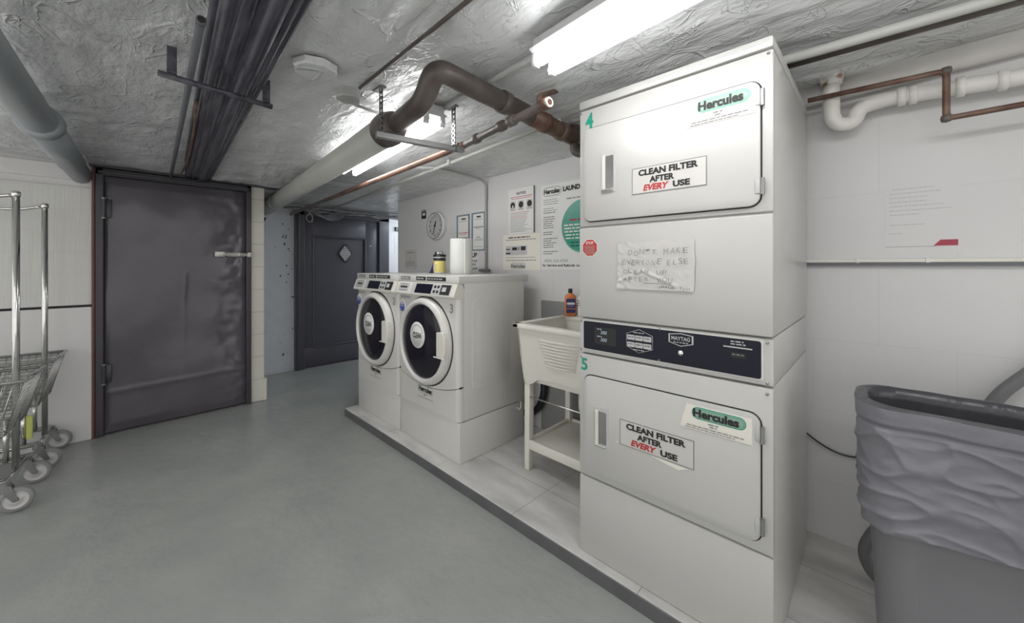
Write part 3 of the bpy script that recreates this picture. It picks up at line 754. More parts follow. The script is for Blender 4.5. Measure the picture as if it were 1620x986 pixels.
b.tube([((sx0+sx1)/2, (sy0+sy1)/2, .55), ((sx0+sx1)/2, (sy0+sy1)/2, .38), ((sx0+sx1)/2, sy1-.09, .36), ((sx0+sx1)/2, sy1-.045, .36)], .02, 'white', bend=.05); b.done('drain', t)
# hoses and drain stack under and behind the sink
b = MB(); b.tube([at(852, 548, y=2.04), at(860, 590, y=2.04), at(861, 622, y=2.04), at(853, 646, y=2.04), at(838, 655, y=2.04), at(815, 650, y=2.04)], .024, 'black', bend=.05, nb=8)
tag(b.done('drain_hose'), 'thick black drain hose looping down the wall behind the sink', 'hose')
# soap bottles on the sink
def prism_taper(b, secs, m, n=24):
    """stack of rounded-rectangle sections [(hx, hy, z)]"""
    tt = bmesh.new(); rings = []
    for hx_, hy_, z in secs:
        rings.append([tt.verts.new((hx_*math.copysign(abs(math.cos(a))**.6, math.cos(a)), hy_*math.copysign(abs(math.sin(a))**.6, math.sin(a)), z)) for a in [2*PI*j/n for j in range(n)]])
    for k in range(len(rings)-1):
        for j in range(n): tt.faces.new((rings[k][j], rings[k][(j+1) % n], rings[k+1][(j+1) % n], rings[k+1][j]))
    tt.faces.new(rings[0][::-1]); tt.faces.new(rings[-1]); b.add(tt, m, True)
t = thing('soap_bottle', 'orange hand soap bottle with navy label on the sink ledge', 'bottle', (-1.405, 1.985, .893), rz=.75)
b = MB(); prism_taper(b, [(.030, .018, 0), (.035, .022, .004), (.036, .022, .07), (.036, .022, .115), (.031, .019, .132), (.016, .014, .142), (.012, .012, .148)], 'orange'); b.done('bottle_body', t)
b = MB(); b.cyl((0, 0, .146), (0, 0, .17), .014, 'black', seg=20); b.cyl((0, 0, .170), (0, 0, .174), .012, 'black', seg=20); b.done('cap', t, 35)
b = MB(); b.plate(-.029, .029, .022, .112, -.0245, .003, 'navy', .008); b.box((-.029, -.0252, .046), (.029, -.024, .051), 'orange')
b.plate(-.025, .025, .074, .088, -.0255, .002, 'paper', .006); b.lines(-.02, .02, .064, .004, 'paleink', -.0248); b.lines(-.02, .02, .036, .004, 'blue', -.0248); b.done('label', t)
t = thing('pump_bottle', 'white bottle with black print half hidden behind the dryer edge', 'bottle', (-1.345, 2.02, .893))
b = MB(); b.lathe([(0, 0), (.022, 0), (.024, .004), (.024, .11), (.018, .125), (.009, .13), (.009, .145), (0, .145)], 'paper', seg=24); b.done('bottle_body', t)
b = MB(); b.lines(-.015, .018, .10, .006, 'ink', -.0245); b.lines(-.015, .018, .085, .006, 'ink', -.0245); b.lines(-.015, .018, .07, .006, 'ink', -.0245); b.done('print', t)

# ------------------------------------------------------------------ bin with bag
t = thing('waste_bin', 'tall grey bin lined with a shiny grey plastic bag', 'bin', (.232, 1.577, .06))
def sec(hx_, hy_, z, r, n, fx=None):
    """points round a rounded rectangle, n samples, centred on the bin"""
    pts = []; P4 = rrect(-hx_, hx_, -hy_, hy_, r, 8)
    L_ = [0]
    for k in range(len(P4)): L_.append(L_[-1]+math.dist(P4[k], P4[(k+1) % len(P4)]))
    for j in range(n):
        s_ = L_[-1]*j/n; k = max(i for i in range(len(P4)) if L_[i] <= s_+1e-9)
        q = (s_-L_[k])/max(1e-9, L_[k+1]-L_[k]); a = P4[k]; c = P4[(k+1) % len(P4)]
        pts.append((a[0]+(c[0]-a[0])*q, a[1]+(c[1]-a[1])*q, z))
    return pts
def loft(b, secs, m, smooth=True, cap0=False, cap1=False):
    tt = bmesh.new(); R = [[tt.verts.new(p) for p in s_] for s_ in secs]; n = len(R[0])
    for k in range(len(R)-1):
        for j in range(n): tt.faces.new((R[k][j], R[k][(j+1) % n], R[k+1][(j+1) % n], R[k+1][j]))
    if cap0: tt.faces.new(R[0][::-1])
    if cap1: tt.faces.new(R[-1])
    bmesh.ops.recalc_face_normals(tt, faces=tt.faces); b.add(tt, m, smooth)
HX, HY = .268, .128
b = MB(); S = []
for z in [0, .01, .1, .2, .3, .4, .5, .6, .7, .73, .735, .755, .757]:
    k = .86+.14*z/.76; lip = .010 if z > .732 else 0
    s_ = []
    for x, y, zz in sec(HX*k+lip, HY*k+lip, z, .085*k, 120):
        if y < -HY*k*.93 and -.16 < x < .20 and .05 < z < .66: y += .012
        s_.append((x, y, zz))
    S.append(s_)
loft(b, S, 'bin', cap0=True); loft(b, [[(x*.955, y*.93, z) for x, y, z in s_] for s_ in S], 'bin'); b.done('bin_body', t, 30)
b = MB(); S = []
nz = 90
for i in range(nz+1):
    v = i/nz; z = .766-v*.30; k = .86+.14*z/.76
    grow = .016 if v < .15 else .016+.004*(v-.15)
    s_ = []
    for j, (x, y, zz) in enumerate(sec(HX*k+grow, HY*k+grow, z, .09*k, 340)):
        amp = .0012 if v < .14 else .0046
        f = 1.6*(1-abs(noise.noise(Vector((x*6-z*9, y*6, z*12+x*4)))))**7+.9*(1-abs(noise.noise(Vector((x*11+z*16, y*11, z*10-x*5+5)))))**6-.8+.5*noise.noise(Vector((x*16+z*22, y*16+z*10, z*9)))+.3*noise.noise(Vector((x*30-z*30, y*30, z*34+3)))
        if v > .13 and v < .17: f = -1.5
        nx = Vector((x, y*2, 0)).normalized()
        dz = .035*noise.noise(Vector((x*5, y*5, 1)))*v-.05*v*max(0, min(1, (.02-x)/.25))
        s_.append((x+nx.x*f*amp, y+nx.y*f*amp, z+dz+.004*noise.noise(Vector((x*12, y*12, 9)))))
    S.append(s_)
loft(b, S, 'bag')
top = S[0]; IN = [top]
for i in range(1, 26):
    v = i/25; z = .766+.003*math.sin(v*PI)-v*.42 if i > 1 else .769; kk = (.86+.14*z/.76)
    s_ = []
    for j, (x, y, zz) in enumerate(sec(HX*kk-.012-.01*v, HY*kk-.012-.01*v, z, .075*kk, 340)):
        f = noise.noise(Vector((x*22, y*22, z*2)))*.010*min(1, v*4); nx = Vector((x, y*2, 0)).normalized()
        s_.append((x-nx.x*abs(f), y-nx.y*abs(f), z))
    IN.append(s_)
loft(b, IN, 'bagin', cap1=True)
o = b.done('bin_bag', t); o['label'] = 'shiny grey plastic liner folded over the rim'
# hose coil behind the bin, cable on the wall
b = MB(); b.tube([(.72, 2.04, 1.20), (.42, 2.04, .96), (.27, 2.04, .76), (.24, 2.035, .60), (.12, 1.96, .36), (.0, 1.90, .28), (-.045, 1.88, .17), (-.01, 1.88, .088), (.12, 1.88, .083), (.5, 1.9, .083)], .019, 'hose', bend=.08, nb=8)
tag(b.done('water_hose'), 'grey hose running down the wall and looping behind the bin', 'hose')
b = MB(); b.tube([(-.30, 2.062, .535), (-.243, 2.068, .500), (-.174, 2.07, .452), (-.11, 2.07, .430), (-.046, 2.07, .440), (.1, 2.07, .50), (.3, 2.07, .62)], .0035, 'black', bend=.05, seg=8)
tag(b.done('power_cable'), 'thin black cable sagging along the wall from dryer to bin', 'cable')

# ------------------------------------------------------------------ things on the back wall
t = thing('wall_clock', 'round white wall clock with grey face above the washers', 'clock', (-2.972, YB, 1.582))
b = MB(); b.lathe([(0, .001), (.124, .001), (.128, .008), (.130, .034), (.126, .044), (.116, .045), (.112, .038)], 'fixture', (0, 0, 0), 'Y', 56); b.done('case', t)
b = MB(); b.lathe([(0, .037), (.114, .037)], 'silver', (0, 0, 0), 'Y', 56, False); b.lathe([(.114, .0465), (.124, .0465)], 'greyink', (0, 0, 0), 'Y', 56, False)
for k in range(12):
    a = PI/2-(k+1)*PI/6; b.text(str(k+1), .088*math.cos(a), .088*math.sin(a)-.011, .024, 'ink', -.0375, anchor='c', bold=.01)
b.done('dial', t)
b = MB()
b.tube([(0, -.042, 0), (.018, -.042, .045)], .0045, 'ink', seg=6); b.tube([(0, -.043, 0), (-.020, -.043, -.080)], .003, 'ink', seg=6); b.cyl((0, -.036, 0), (0, -.046, 0), .008, 'ink', seg=16)
b.done('hands', t)
t = thing('phone_sign', 'tiny black and white square sign left of the clock', 'sign', (-3.21, YB, 1.715))
b = MB(); b.box((-.05, -.004, -.05), (.05, -.0005, .05), 'paper', .001); b.done('plate', t)
b = MB(); b.box((-.042, -.0048, -.044), (.042, -.0038, .044), 'ink'); b.box((-.022, -.0056, -.012), (.024, -.0046, .014), 'paper'); b.box((-.045, -.0056, .03), (.045, -.0046, .036), 'paper'); b.done('symbol', t)

def sheet(name, label, cat, x0, x1, z0, z1, m='paper', th=.002, group=None):
    t = thing(name, label, cat, (x0, YB, z0), group)
    b = MB(); b.box((0, -th-.0005, 0), (x1-x0, -.0005, z1-z0), m); b.done('sheet', t)
    return t, x1-x0, z1-z0, -th-.0005
t, w, h, y = sheet('taped_notice', 'faint taped grey notice low on the wall left of the clock', 'notice', -3.568, -3.349, 1.175, 1.375, 'papergrey')
b = MB(); b.lines(.05, w-.04, h*.85, .014, 'greyink', y); b.box((w*.48, y-.001, h*.48), (w*.5, y, h*.65), 'greyink')
for z in (.38, .30, .2): b.lines(.02, w-.03, h*z, .010, 'greyink', y)
b.done('print', t)
def frame(x0, x1, z0, z1, label, kind):
    t, w, h, y = sheet('framed_notice', label, 'notice', x0, x1, z0, z1, group='framed notices right of the clock')
    b = MB()
    for a_, c_ in (((0, 0), (w, .010)), ((0, h-.010), (w, h)), ((0, 0), (.010, h)), ((w-.010, 0), (w, h))):
        b.box((a_[0], y-.008, a_[1]), (c_[0], y, c_[1]), 'frameblue', .001)
    b.done('frame', t)
    b = MB(); b.lines(w*.35, w*.7, h-.035, .018, 'ink', y); b.lines(w*.2, w*.8, h-.055, .006, 'greyink', y)
    if kind: 
        b.lines(.02, w-.02, h*.50, .009, 'red', y); b.lines(.04, w-.04, h*.46, .006, 'red', y); b.lines(.02, w-.02, h*.36, .010, 'ink', y)
    else:
        b.lines(.02, w-.02, h*.62, .008, 'ink', y); b.lines(.05, w-.05, h*.59, .006, 'greyink', y)
        b.lines(w*.35, w*.65, h*.35, .008, 'ink', y)
        for q in (.30, .27, .1): b.lines(.03, w-.03, h*q, .006, 'greyink', y)
    b.done('print', t)
M['frameblue'] = mat('blue_grey_frame', rgb(110, 130, 140), .35)
frame(-2.682, -2.512, 1.34, 1.652, 'blue framed notice with red print beside the clock', 1)
frame(-2.478, -2.312, 1.338, 1.655, 'blue framed notice with black print beside the wall conduit', 0)
t, w, h, y = sheet('clean_up_sign', 'white sign reading CLEAN UP behind the paper towel roll', 'sign', -2.70, -2.40, 1.165, 1.335)
b = MB(); b.text('CLEAN UP', w-.012, h-.052, .036, 'ink', y, w=.27, bold=.04, anchor='r')
for k, z in enumerate((.085, .055, .022)): b.text(('AFTER YOUR', 'WASH WITH', 'PLEASE')[k], w-.012 if k != 1 else w-.03, z-.008, .018, 'ink', y, bold=.03, anchor='r')
b.done('lettering', t)
t, w, h, y = sheet('instruction_poster', 'white poster with three black round pictures between conduit and price sheet', 'poster', -2.045, -1.782, 1.452, 1.79)
b = MB(); b.text('NOTICE', w*.5, h-.045, .018, 'ink', y, bold=.03, anchor='c')
b.lines(.02, w-.02, h-.062, .007, 'red', y); b.lines(.03, w-.03, h-.075, .006, 'red', y)
for k in range(3):
    x = .045+k*.085; b.box((x-.03, y-.0005, h-.165), (x+.03, y, h-.09), 'papergrey'); b.lathe([(0, .001), (.024, .001)], 'ink', (x, y, h-.122), 'Y', 20, False)
    b.lines(x-.025, x+.025, h-.155, .006, 'greyink', y-.0006)
b.box((.045-.006, y-.002, h-.145), (.045+.008, y-.001, h-.122), 'papergrey')
for k in range(13): b.lines(.02, w-.02, h-.18-k*.0118, .0055, ('red', 'greyink', 'greyink')[k % 3 if k < 6 else 1], y, fill=random.uniform(.6, 1))
b.done('print', t)
b = MB(); b.box((w-.006, y-.008, .0), (w+.002, -.0006, h), 'greyink', .001); b.done('edge_strip', t)
t, w, h, y = sheet('price_sheet', 'cream sheet with a panel diagram under the three-picture poster', 'poster', -2.105, -1.727, 1.180, 1.446, 'creampaper')
b = MB(); b.lines(.06, w-.10, h-.022, .012, 'ink', y); b.lines(.03, w-.04, h-.040, .008, 'greyink', y)
b.box((.03, y-.0006, h*.42), (.25, y, h*.68), 'silver'); b.box((.10, y-.0012, h*.56), (.15, y, h*.64), 'ink'); b.box((.16, y-.0012, h*.56), (.175, y, h*.64), 'greyink'); b.box((.19, y-.0012, h*.55), (.235, y, h*.66), 'ink')
b.box((.035, y-.0012, h*.57), (.075, y, h*.60), 'ink'); b.box((.03, y-.0012, h*.45), (.08, y, h*.49), 'ink')
b.lines(.03, w-.05, h*.35, .006, 'greyink', y); b.lines(.03, w-.04, h*.27, .009, 'greyink', y)
b.text('Hercules', w*.42, h*.06, .026, 'ink', y, w=.14, bold=.02, anchor='c'); b.plate(w*.42-.078, w*.42+.078, h*.03, h*.21, y-.0003, .0004, 'papergrey', .02)
b.done('print', t)
t, w, h, y = sheet('laundry_poster', 'large white Hercules poster with a green globe, half behind the dryer', 'poster', -1.720, -1.12, 1.185, 1.775)
b = MB()
b.plate(.015, .175, h-.080, h-.018, y-.0005, .0006, 'greyink', .031); b.plate(.019, .171, h-.076, h-.022, y-.0008, .0006, 'paper', .027)
b.text('Hercules', .095, h-.062, .030, 'ink', y-.001, w=.135, bold=.055, anchor='c')
b.text('LAUNDRY', .190, h-.060, .030, 'ink', y, w=.19, bold=.06)
b.lines(.22, .34, h-.115, .012, 'greyink', y); b.lines(.20, .34, h-.14, .010, 'creampaper', y)
for k in range(26):
    if k in (3, 7, 14, 17, 23): continue
    b.lines(.02, .155 if k > 4 else .17, h-.105-k*.0150, .0065, 'greyink' if k < 6 else 'ink', y, fill=random.uniform(.5, 1))
gc = (.355, h-.305); b.lathe([(0, .001), (.176, .001)], 'teal', (gc[0], y, gc[1]), 'Y', 48, False)
b.prism([(gc[0]+.165*math.cos(a), gc[1]+.165*math.sin(a)) for a in [PI+.25+j*(PI-.5)/14 for j in range(15)]], y-.0018, y-.001, 'green', 'XZ')
b.lines(gc[0]-.11, gc[0]+.05, gc[1]+.045, .018, 'redmark', y-.0012)
for k in range(5): b.lines(gc[0]-.155+.004*k, gc[0]+.12, gc[1]+.012-k*.022, .013, 'paper', y-.0022)
for k in range(2): b.lines(gc[0]-.10, gc[0]+.1, gc[1]-.105-k*.022, .009, 'ink', y-.0022)
b.text('(800) 526-4760', .03, .052, .019, 'greyink', y, w=.20); b.text('for Service and Refunds contact', .012, .022, .016, 'ink', y, w=.37, bold=.03)
b.done('print', t)
t, w, h, y = sheet('wall_letter', 'taped letter with a dark red corner bar on the wall above the bin', 'notice', .020, .208, 1.262, 1.535, 'letter', .001)
b = MB()
for k, (fx, q) in enumerate(((.72, .15), (.8, 0), (.62, 0), (.6, 0), (.85, 0), (.96, 0), (.5, 0))): b.lines(.010+q*.05, w*.95*fx, h-.030-k*.0163, .0036, 'paleink', y)
b.lines(.010, w*.55, h-.030-9*.0163+.01, .0036, 'paleink', y); b.lines(.010, w*.25, h-.030-11*.0163+.01, .0036, 'paleink', y)
b.prism([(.125, .024), (.142, .046), (w-.004, .046), (w-.004, .024)], y-.0008, y, 'redmark', 'XZ'); b.box((.0, y-.0008, .022), (.13, y, .0235), 'greyink')
b.done('print', t)
t = thing('wall_raceway', 'white cable raceway running along the wall behind the dryer and bin', 'raceway', (-.2, YB, 1.225))
b = MB(); b.box((-.6, -.016, 0), (2.7, -.0005, .014), 'white', .002); b.done('channel', t)
b = MB(); b.box((-.6, -.022, -.012), (2.7, -.002, -.001), 'darkgrey', .001); b.done('cable', t)  # dark strip, no cable: paints the shadow line below the channel
for x in (.14, .33, .62):
    b = MB(); b.box((x-.006, -.019, -.003), (x+.006, -.0004, .017), 'white', .002); b.done('clip', t)
# conduit that comes along the ceiling and down the wall
P0 = at(695, 266, off=.018); P1 = Vector((-2.29, YB-.03, 1.898))
b = MB(); b.tube([P0+Vector((-.1, -.12, 0)), P0, P1+Vector((0, -.12, 0.01)), P1+Vector((0, .014, -.005)), Vector((-2.29, YB-.016, 1.17))], .010, 'conduit', bend=.05, nb=6)
t = thing('wall_conduit', 'thin grey conduit dropping from the ceiling beside the framed notices', 'conduit')
b.done('pipe', t)
b = MB(); b.box((-2.36, YB-.035, 1.165), (-2.25, YB-.001, 1.185), 'steel', .003); b.done('end_box', t)

# ------------------------------------------------------------------ fluorescent fixtures
def make_fixture(tubem='tube'):
    t = thing('fluorescent_light', '', 'ceiling light', (0, 0, 0), 'fluorescent strip lights')
    b = MB(); b.box((0, -.05, .012), (1.24, .05, .062), 'fixture', .004); b.prism([(-.068, .022), (-.05, .012), (.05, .012), (.068, .022), (.05, .03), (-.05, .03)], .0, 1.24, 'fixture', 'YZ', .001); b.done('housing', t, 35)
    for y in (-.040, .040):
        b = MB(); b.cyl((.022, y, -.010), (1.218, y, -.010), .021, tubem, seg=20, cap=True); b.done('tube', t, 35)
    for x in (.004, 1.236):
        for y in (-.040, .040):
            b = MB(); b.box((x-.008, y-.013, -.032), (x+.008, y+.013, .014), 'fixture', .004); b.cyl((x-(.012 if x < .6 else -.012), y, -.01), (x, y, -.01), .011, 'fixture', seg=14); b.done('lamp_holder', t, 35)
    return t
fx = make_fixture()
fx.location = (-2.67, 1.115, 1.878); fx.rotation_euler = (0, 0, math.radians(-6.0))
fx['label'] = 'fluorescent strip light above the washers, partly behind the grey pipe'
f2 = copy_tree(fx); f2.location = (-.815, .995, 1.898); f2.rotation_euler = (0, 0, math.radians(-5.0))
f2['label'] = 'fluorescent strip light nearest the dryer, running out at the top edge'
fill3 = copy_tree(fx); fill3.location = (.95, .3, 1.93); fill3.rotation_euler = (0, 0, math.radians(-5.0)); fill3['label'] = 'added unseen fill strip light behind the viewpoint toward the right wall'  # unseen extra fixture, added to fill the room with light
fill4 = copy_tree(fx); fill4.location = (-1.9, -.95, 1.89); fill4.rotation_euler = (0, 0, 0); fill4['label'] = 'added unseen fill strip light over the open floor on the cart side'  # another out-of-view fixture, added to brighten the door wall
pf = make_fixture('tubecool'); pf.location = (-4.35, 2.72, 1.82); pf.rotation_euler = (0, 0, PI/2); pf['label'] = 'cool white strip light inside the far passage'

# ------------------------------------------------------------------ overhead pipes
t = thing('drain_pipe', 'thick grey painted pipe at the upper left, entering the wall by the metal door', 'pipe')
b = MB(); A = Vector((-1.55, -.285, 1.838)); Bp = Vector((XW+.0, -.185, 1.838))
b.tube([A+(A-Bp)*.9, A, Bp], .056, 'greypipe', seg=32); b.done('pipe', t)
b = MB(); dd = (Bp-A).normalized()
c = at(75, 195, z=1.838); c = A+dd*((c-A).dot(dd))
b.tube([c-dd*.035, c-dd*.03, c+dd*.03, c+dd*.035], [.062, .073, .073, .062], 'greypipe', seg=32)
b.tube([c+dd*.035, c+dd*.9], .061, 'greypipe', seg=32); b.done('coupling', t)
# dark conduit bank
PL0, PL1 = at(342, 0, z=1.925), at(290, 279, z=1.93); PR0, PR1 = at(489, 0, z=1.925), at(336, 281, z=1.915)
t = thing('pipe_bank', 'bank of dark painted pipes running along the ceiling to the metal door', 'pipes')
bank = [(.02, .016, .02), (.16, .026, 0), (.34, .030, .01), (.52, .024, .015), (.68, .030, 0), (.84, .024, .01), (.97, .012, .0)]
for f, r, dz in bank:
    a = PL0.lerp(PR0, f); c = PL1.lerp(PR1, f); c.x = XW+.02; a = a+(a-c)*.45
    a.z += dz*.6; c.z += dz*.6
    b = MB(); n_ = 24; pts = [a.lerp(c, k/n_)+Vector((0, noise.noise(Vector((k*.4, f*9, 0)))*.002, noise.noise(Vector((k*.4, f*9, 5)))*.002)) for k in range(n_+1)]
    b.tube(pts, r, 'darksteel', seg=14); o = b.done('pipe', t)
b = MB(); a = PL0.lerp(PR0, .5); c = PL1.lerp(PR1, .5); a = a+(a-c)*.45
wv = (PR0-PL0)*.46
tt = bmesh.new(); vs = [tt.verts.new(p+Vector((0, 0, q))) for q in (.024, .036) for p in (a-wv, a+wv, c+wv, c-wv)]
for f_ in ((0, 1, 2, 3), (7, 6, 5, 4), (0, 4, 5, 1), (1, 5, 6, 2), (2, 6, 7, 3), (3, 7, 4, 0)): tt.faces.new([vs[k] for k in f_])
b.add(tt, 'darksteel'); b.done('backing_strip', t)
b = MB()
a = at(378, 0, z=1.912); c = at(352, 130, z=1.912); e = at(310, 180, z=1.91); g_ = at(300, 240, z=1.90)
b.tube([a, at(370, 60, z=1.912), c, at(345, 150, z=1.915)], .004, 'cable', seg=6, bend=.05); b.tube([at(310, 160, z=1.90), at(308, 200, z=1.90), at(300, 245, z=1.90), at(286, 278, z=1.90)], .006, 'rust', seg=6, bend=.05)
b.done('loose_wire', t)
t = thing('thin_pipe', 'thin dark grey pipe left of the dark pipe bank, its near end open', 'pipe')
a = at(318, 34, z=1.900); c = at(275, 272, z=1.90); c.x = XW+.02
b = MB(); b.tube([a, a.lerp(c, .5), c], .0105, 'darkgrey', seg=16); b.done('pipe', t)
b = MB(); b.tube([a-(c-a)*.004, a+(c-a)*.002], .0125, 'darkgrey', seg=16); b.cyl(a-(c-a).normalized()*.012, a-(c-a).normalized()*.010, .009, 'gap', seg=14); b.done('end_cap', t)
# hanger bar
t = thing('hanger_bar', 'short dark metal hanger bar under the dark pipe bank', 'bracket')
a = at(250, 115, z=1.862); c = at(430, 169, z=1.862)
b = MB(); dd = (c-a).normalized(); b.tube([a, c], .011, 'darksteel', seg=8); b.done('bar', t)
for p in (a+dd*.035, c-dd*.02):
    b = MB(); b.box((p.x-.003, p.y-.013, 1.862), (p.x+.003, p.y+.013, ceil_z(p.x, p.y)+.01), 'darksteel', .001); b.cyl((p.x, p.y-.01, 1.88), (p.x, p.y+.012, 1.88), .006, 'darksteel', seg=8); b.done('strap', t)
# grey horizontal pipe
t = thing('waste_pipe', 'light grey pipe crossing under the ceiling toward the chipped wall', 'pipe')
A = at(612, 207, z=1.838); Bp = at(437, 320, z=1.834); dd = (Bp-A).normalized(); Bw = A+dd*((XD-A.x)/dd.x)
b = MB(); b.tube([A, A.lerp(Bw, .5), Bw], .068, 'lightpipe', seg=32); b.done('pipe', t)
b = MB(); b.tube([Bp-dd*.03, Bp-dd*.028, Bp+dd*.03, Bp+dd*.032], [.069, .073, .073, .069], 'lightpipe', seg=32); b.done('coupling', t)
# brown pipe
E1 = at(668, 164, z=1.835); E2 = at(689, 108, z=1.908); E3 = at(906, 217, z=1.888); S0 = A
t = thing('brown_pipe', 'dark brown pipe with an elbow crossing above the sink', 'pipe')
b = MB(); b.tube([S0-dd*.02, E1, E2, E3], .040, 'brownpipe', seg=24, bend=.055, nb=8); b.done('pipe', t)
b = MB(); e0 = (E1-S0).normalized(); b.tube([S0+dd*.02, S0+dd*.018, S0-dd*.03, S0+e0*.09, S0+e0*.115, S0+e0*.118], [.066, .075, .077, .062, .052, .04], 'brownpipe', seg=28); b.done('coupling', t)
b = MB(); e3 = (E3-E2).normalized()
for f in (.40, .72, .88): q = E2.lerp(E3, f); b.tube([q-e3*.02, q-e3*.018, q+e3*.018, q+e3*.02], [.040, .046, .046, .040], 'rust' if f > .5 else 'brownpipe', seg=24)
b.tube([E2.lerp(E3, .60), E3], .0412, 'rust', seg=24); o = b.done('rusty_section', t); o['label'] = 'rusty orange section of the pipe'
# hanger under the grey pipe
t = thing('pipe_trapeze', 'galvanised hanger bar on perforated straps holding up the grey pipe', 'bracket')
L0 = at(598, 203, z=1.768); L0 = Vector((-1.50, .74, 1.757)); R0 = at(733, 238, z=1.757)
b = MB(); dv = (R0-L0).normalized(); nn = dv.cross(Vector((0, 0, 1)))
tt = bmesh.new(); vs = [tt.verts.new(p+nn*u+Vector((0, 0, q))) for q in (-.011, .011) for p, u in ((L0, -.014), (R0, -.014), (R0, .014), (L0, .014))]
for f_ in ((3, 2, 1, 0), (4, 5, 6, 7), (0, 1, 5, 4), (1, 2, 6, 5), (2, 3, 7, 6), (3, 0, 4, 7)): tt.faces.new([vs[k] for k in f_])
b.add(tt, 'steel')
b.done('bar', t)
for p in (L0+dv*.02, R0-dv*.05):
    top_ = ceil_z(p.x, p.y)+.01
    b = MB(); n_ = int((top_-1.757)/.022)
    w_ = .013
    b.box((p.x-w_, p.y-.002, 1.757), (p.x-w_+.006, p.y+.002, top_), 'steel'); b.box((p.x+w_-.006, p.y-.002, 1.757), (p.x+w_, p.y+.002, top_), 'steel')
    for k in range(n_+1): b.box((p.x-w_, p.y-.002, 1.757+k*.022), (p.x+w_, p.y+.002, 1.757+k*.022+.009), 'steel')
    b.box((p.x-.05, p.y-.014, top_-.022), (p.x+.02, p.y+.014, top_-.012), 'steel', .002)
    b.done('strap', t)
b = MB(); q = R0-dv*.03
b.tube([q-Vector((0, 0, .013)), q+Vector((0, 0, .03))], .006, 'steel', seg=8); b.tube([R0-dv*.05-Vector((.016, 0, 0)), R0-dv*.05+Vector((.016, 0, 0))], .017, 'steel', seg=10); b.done('clamp', t)
# copper line
t = thing('copper_pipe', 'long brown copper pipe with an open near end running under the ceiling', 'pipe')
C0 = at(866, 163, z=1.795); C1 = at(735, 229, z=1.795); C2 = at(525, 313, z=1.80); d2 = (C2-C1).normalized(); C3 = C1+d2*((XD-C1.x)/d2.x)
b = MB(); b.tube([C1, C2, C3], .017, 'copper', seg=16); b.done('pipe', t)
b = MB(); b.tube([C0, C1+(C0-C1)*.02], .016, 'brownpipe', seg=16); dn = (C1-C0).normalized()
for f in (.0, .34, .46, .8): q = C0.lerp(C1, .02+f); b.tube([q-dn*.018, q-dn*.016, q+dn*.016, q+dn*.018], [.016, .022, .022, .016], 'brownpipe' if f else 'rust', seg=16)
b.cyl(C0-dn*.0, C0-dn*.012, .0175, 'creampaper', seg=18); b.cyl(C0-dn*.0122, C0-dn*.0135, .011, 'rust', seg=16); b.done('fittings', t)
# conduits on the ceiling
def conduit(label, pts, r=.010, m='conduit', name='conduit', bend=.03, clips=()):
    t = thing(name, label, 'conduit'); b = MB(); b.tube(pts, r, m, seg=10, bend=bend); b.done('pipe', t)
    for p in clips:
        b = MB(); b.box((p.x-.012, p.y-.025, p.z-r-.004), (p.x+.012, p.y+.025, p.z+.02), m, .003); b.done('clip', t)
    return t
a, c = at(857, 202, off=.025), at(563, 316, off=.025)
c2 = a+(c-a)*1.25
conduit('pale thin conduit along the ceiling between copper pipe and laundry wall', [a+(a-c)*.05, a.lerp(c, .5), c2], .012, 'lightpipe', clips=(a.lerp(c, .33),))
a, c = at(742, 0, off=.012), at(575, 135, off=.012)
t = conduit('thin dark conduit ending in a round ceiling box at top centre', [a+(a-c)*.6, c+(c-a)*.05], .007, 'brownpipe')
q = at(551, 150, off=.02); b = MB(); b.lathe([(0, -.022), (.048, -.022), (.052, -.016), (.052, .03)], 'conduit', q, seg=8, smooth=False); b.done('junction_box', t)
a, c = at(845, 88, off=.02), at(690, 178, off=.02)
conduit('short grey conduit joining the two strip lights', [a, c], .011, 'conduit', clips=(a.lerp(c, .45),))
a, c = at(560, 165, off=.012), at(640, 195, off=.012)
conduit('short pale conduit from the round box to the washer strip light', [a, c], .007, 'conduit')
q = at(500, 113, off=.03); b = MB(); b.lathe([(0, -.006), (.072, -.006), (.078, 0), (.078, .02)], 'ceil', q, seg=8, smooth=False)
tag(b.done('ceiling_plate'), 'octagonal painted cover plate on the ceiling by the dark pipes', 'cover plate')
# pipes by the dryer's top left corner
t = thing('riser_pipe', 'dark vertical pipe with an elbow beside the top of the dryer', 'pipe')
R1 = at(908, 217, y=1.66)
b = MB(); b.tube([Vector((R1.x, R1.y, 2.02)), Vector((R1.x, R1.y, 1.80)), Vector((R1.x+.20, R1.y+.06, 1.79))], .022, 'brownpipe', seg=16, bend=.04)
b.tube([Vector((R1.x, R1.y, 1.94)), Vector((R1.x, R1.y, 1.86))], .034, 'brownpipe', seg=16); b.done('pipe', t)
b = MB(); b.tube([at(914, 158, y=1.75), at(912, 235, y=1.75)], .02, 'gap', seg=12); b.tube([at(900, 150, y=1.6), at(897, 185, y=1.6)], .008, 'steel', seg=8); b.tube([at(885, 187, y=1.6), at(915, 178, y=1.6)], .010, 'brownpipe', seg=8); b.tube([at(868, 178, y=1.5), at(900, 200, y=1.7)], .018, 'brownpipe', seg=10, wob=.3)
b.done('fittings', t)
t = thing('copper_loop', 'small bent copper pipe looping over the open pipe end by the dryer', 'pipe')
b = MB(); b.tube([at(853, 166, y=1.15), at(853, 152, y=1.15), at(893, 140, y=1.40), at(908, 150, y=1.55), at(925, 168, y=1.60)], .011, 'rust', seg=10, bend=.05); b.done('pipe', t)
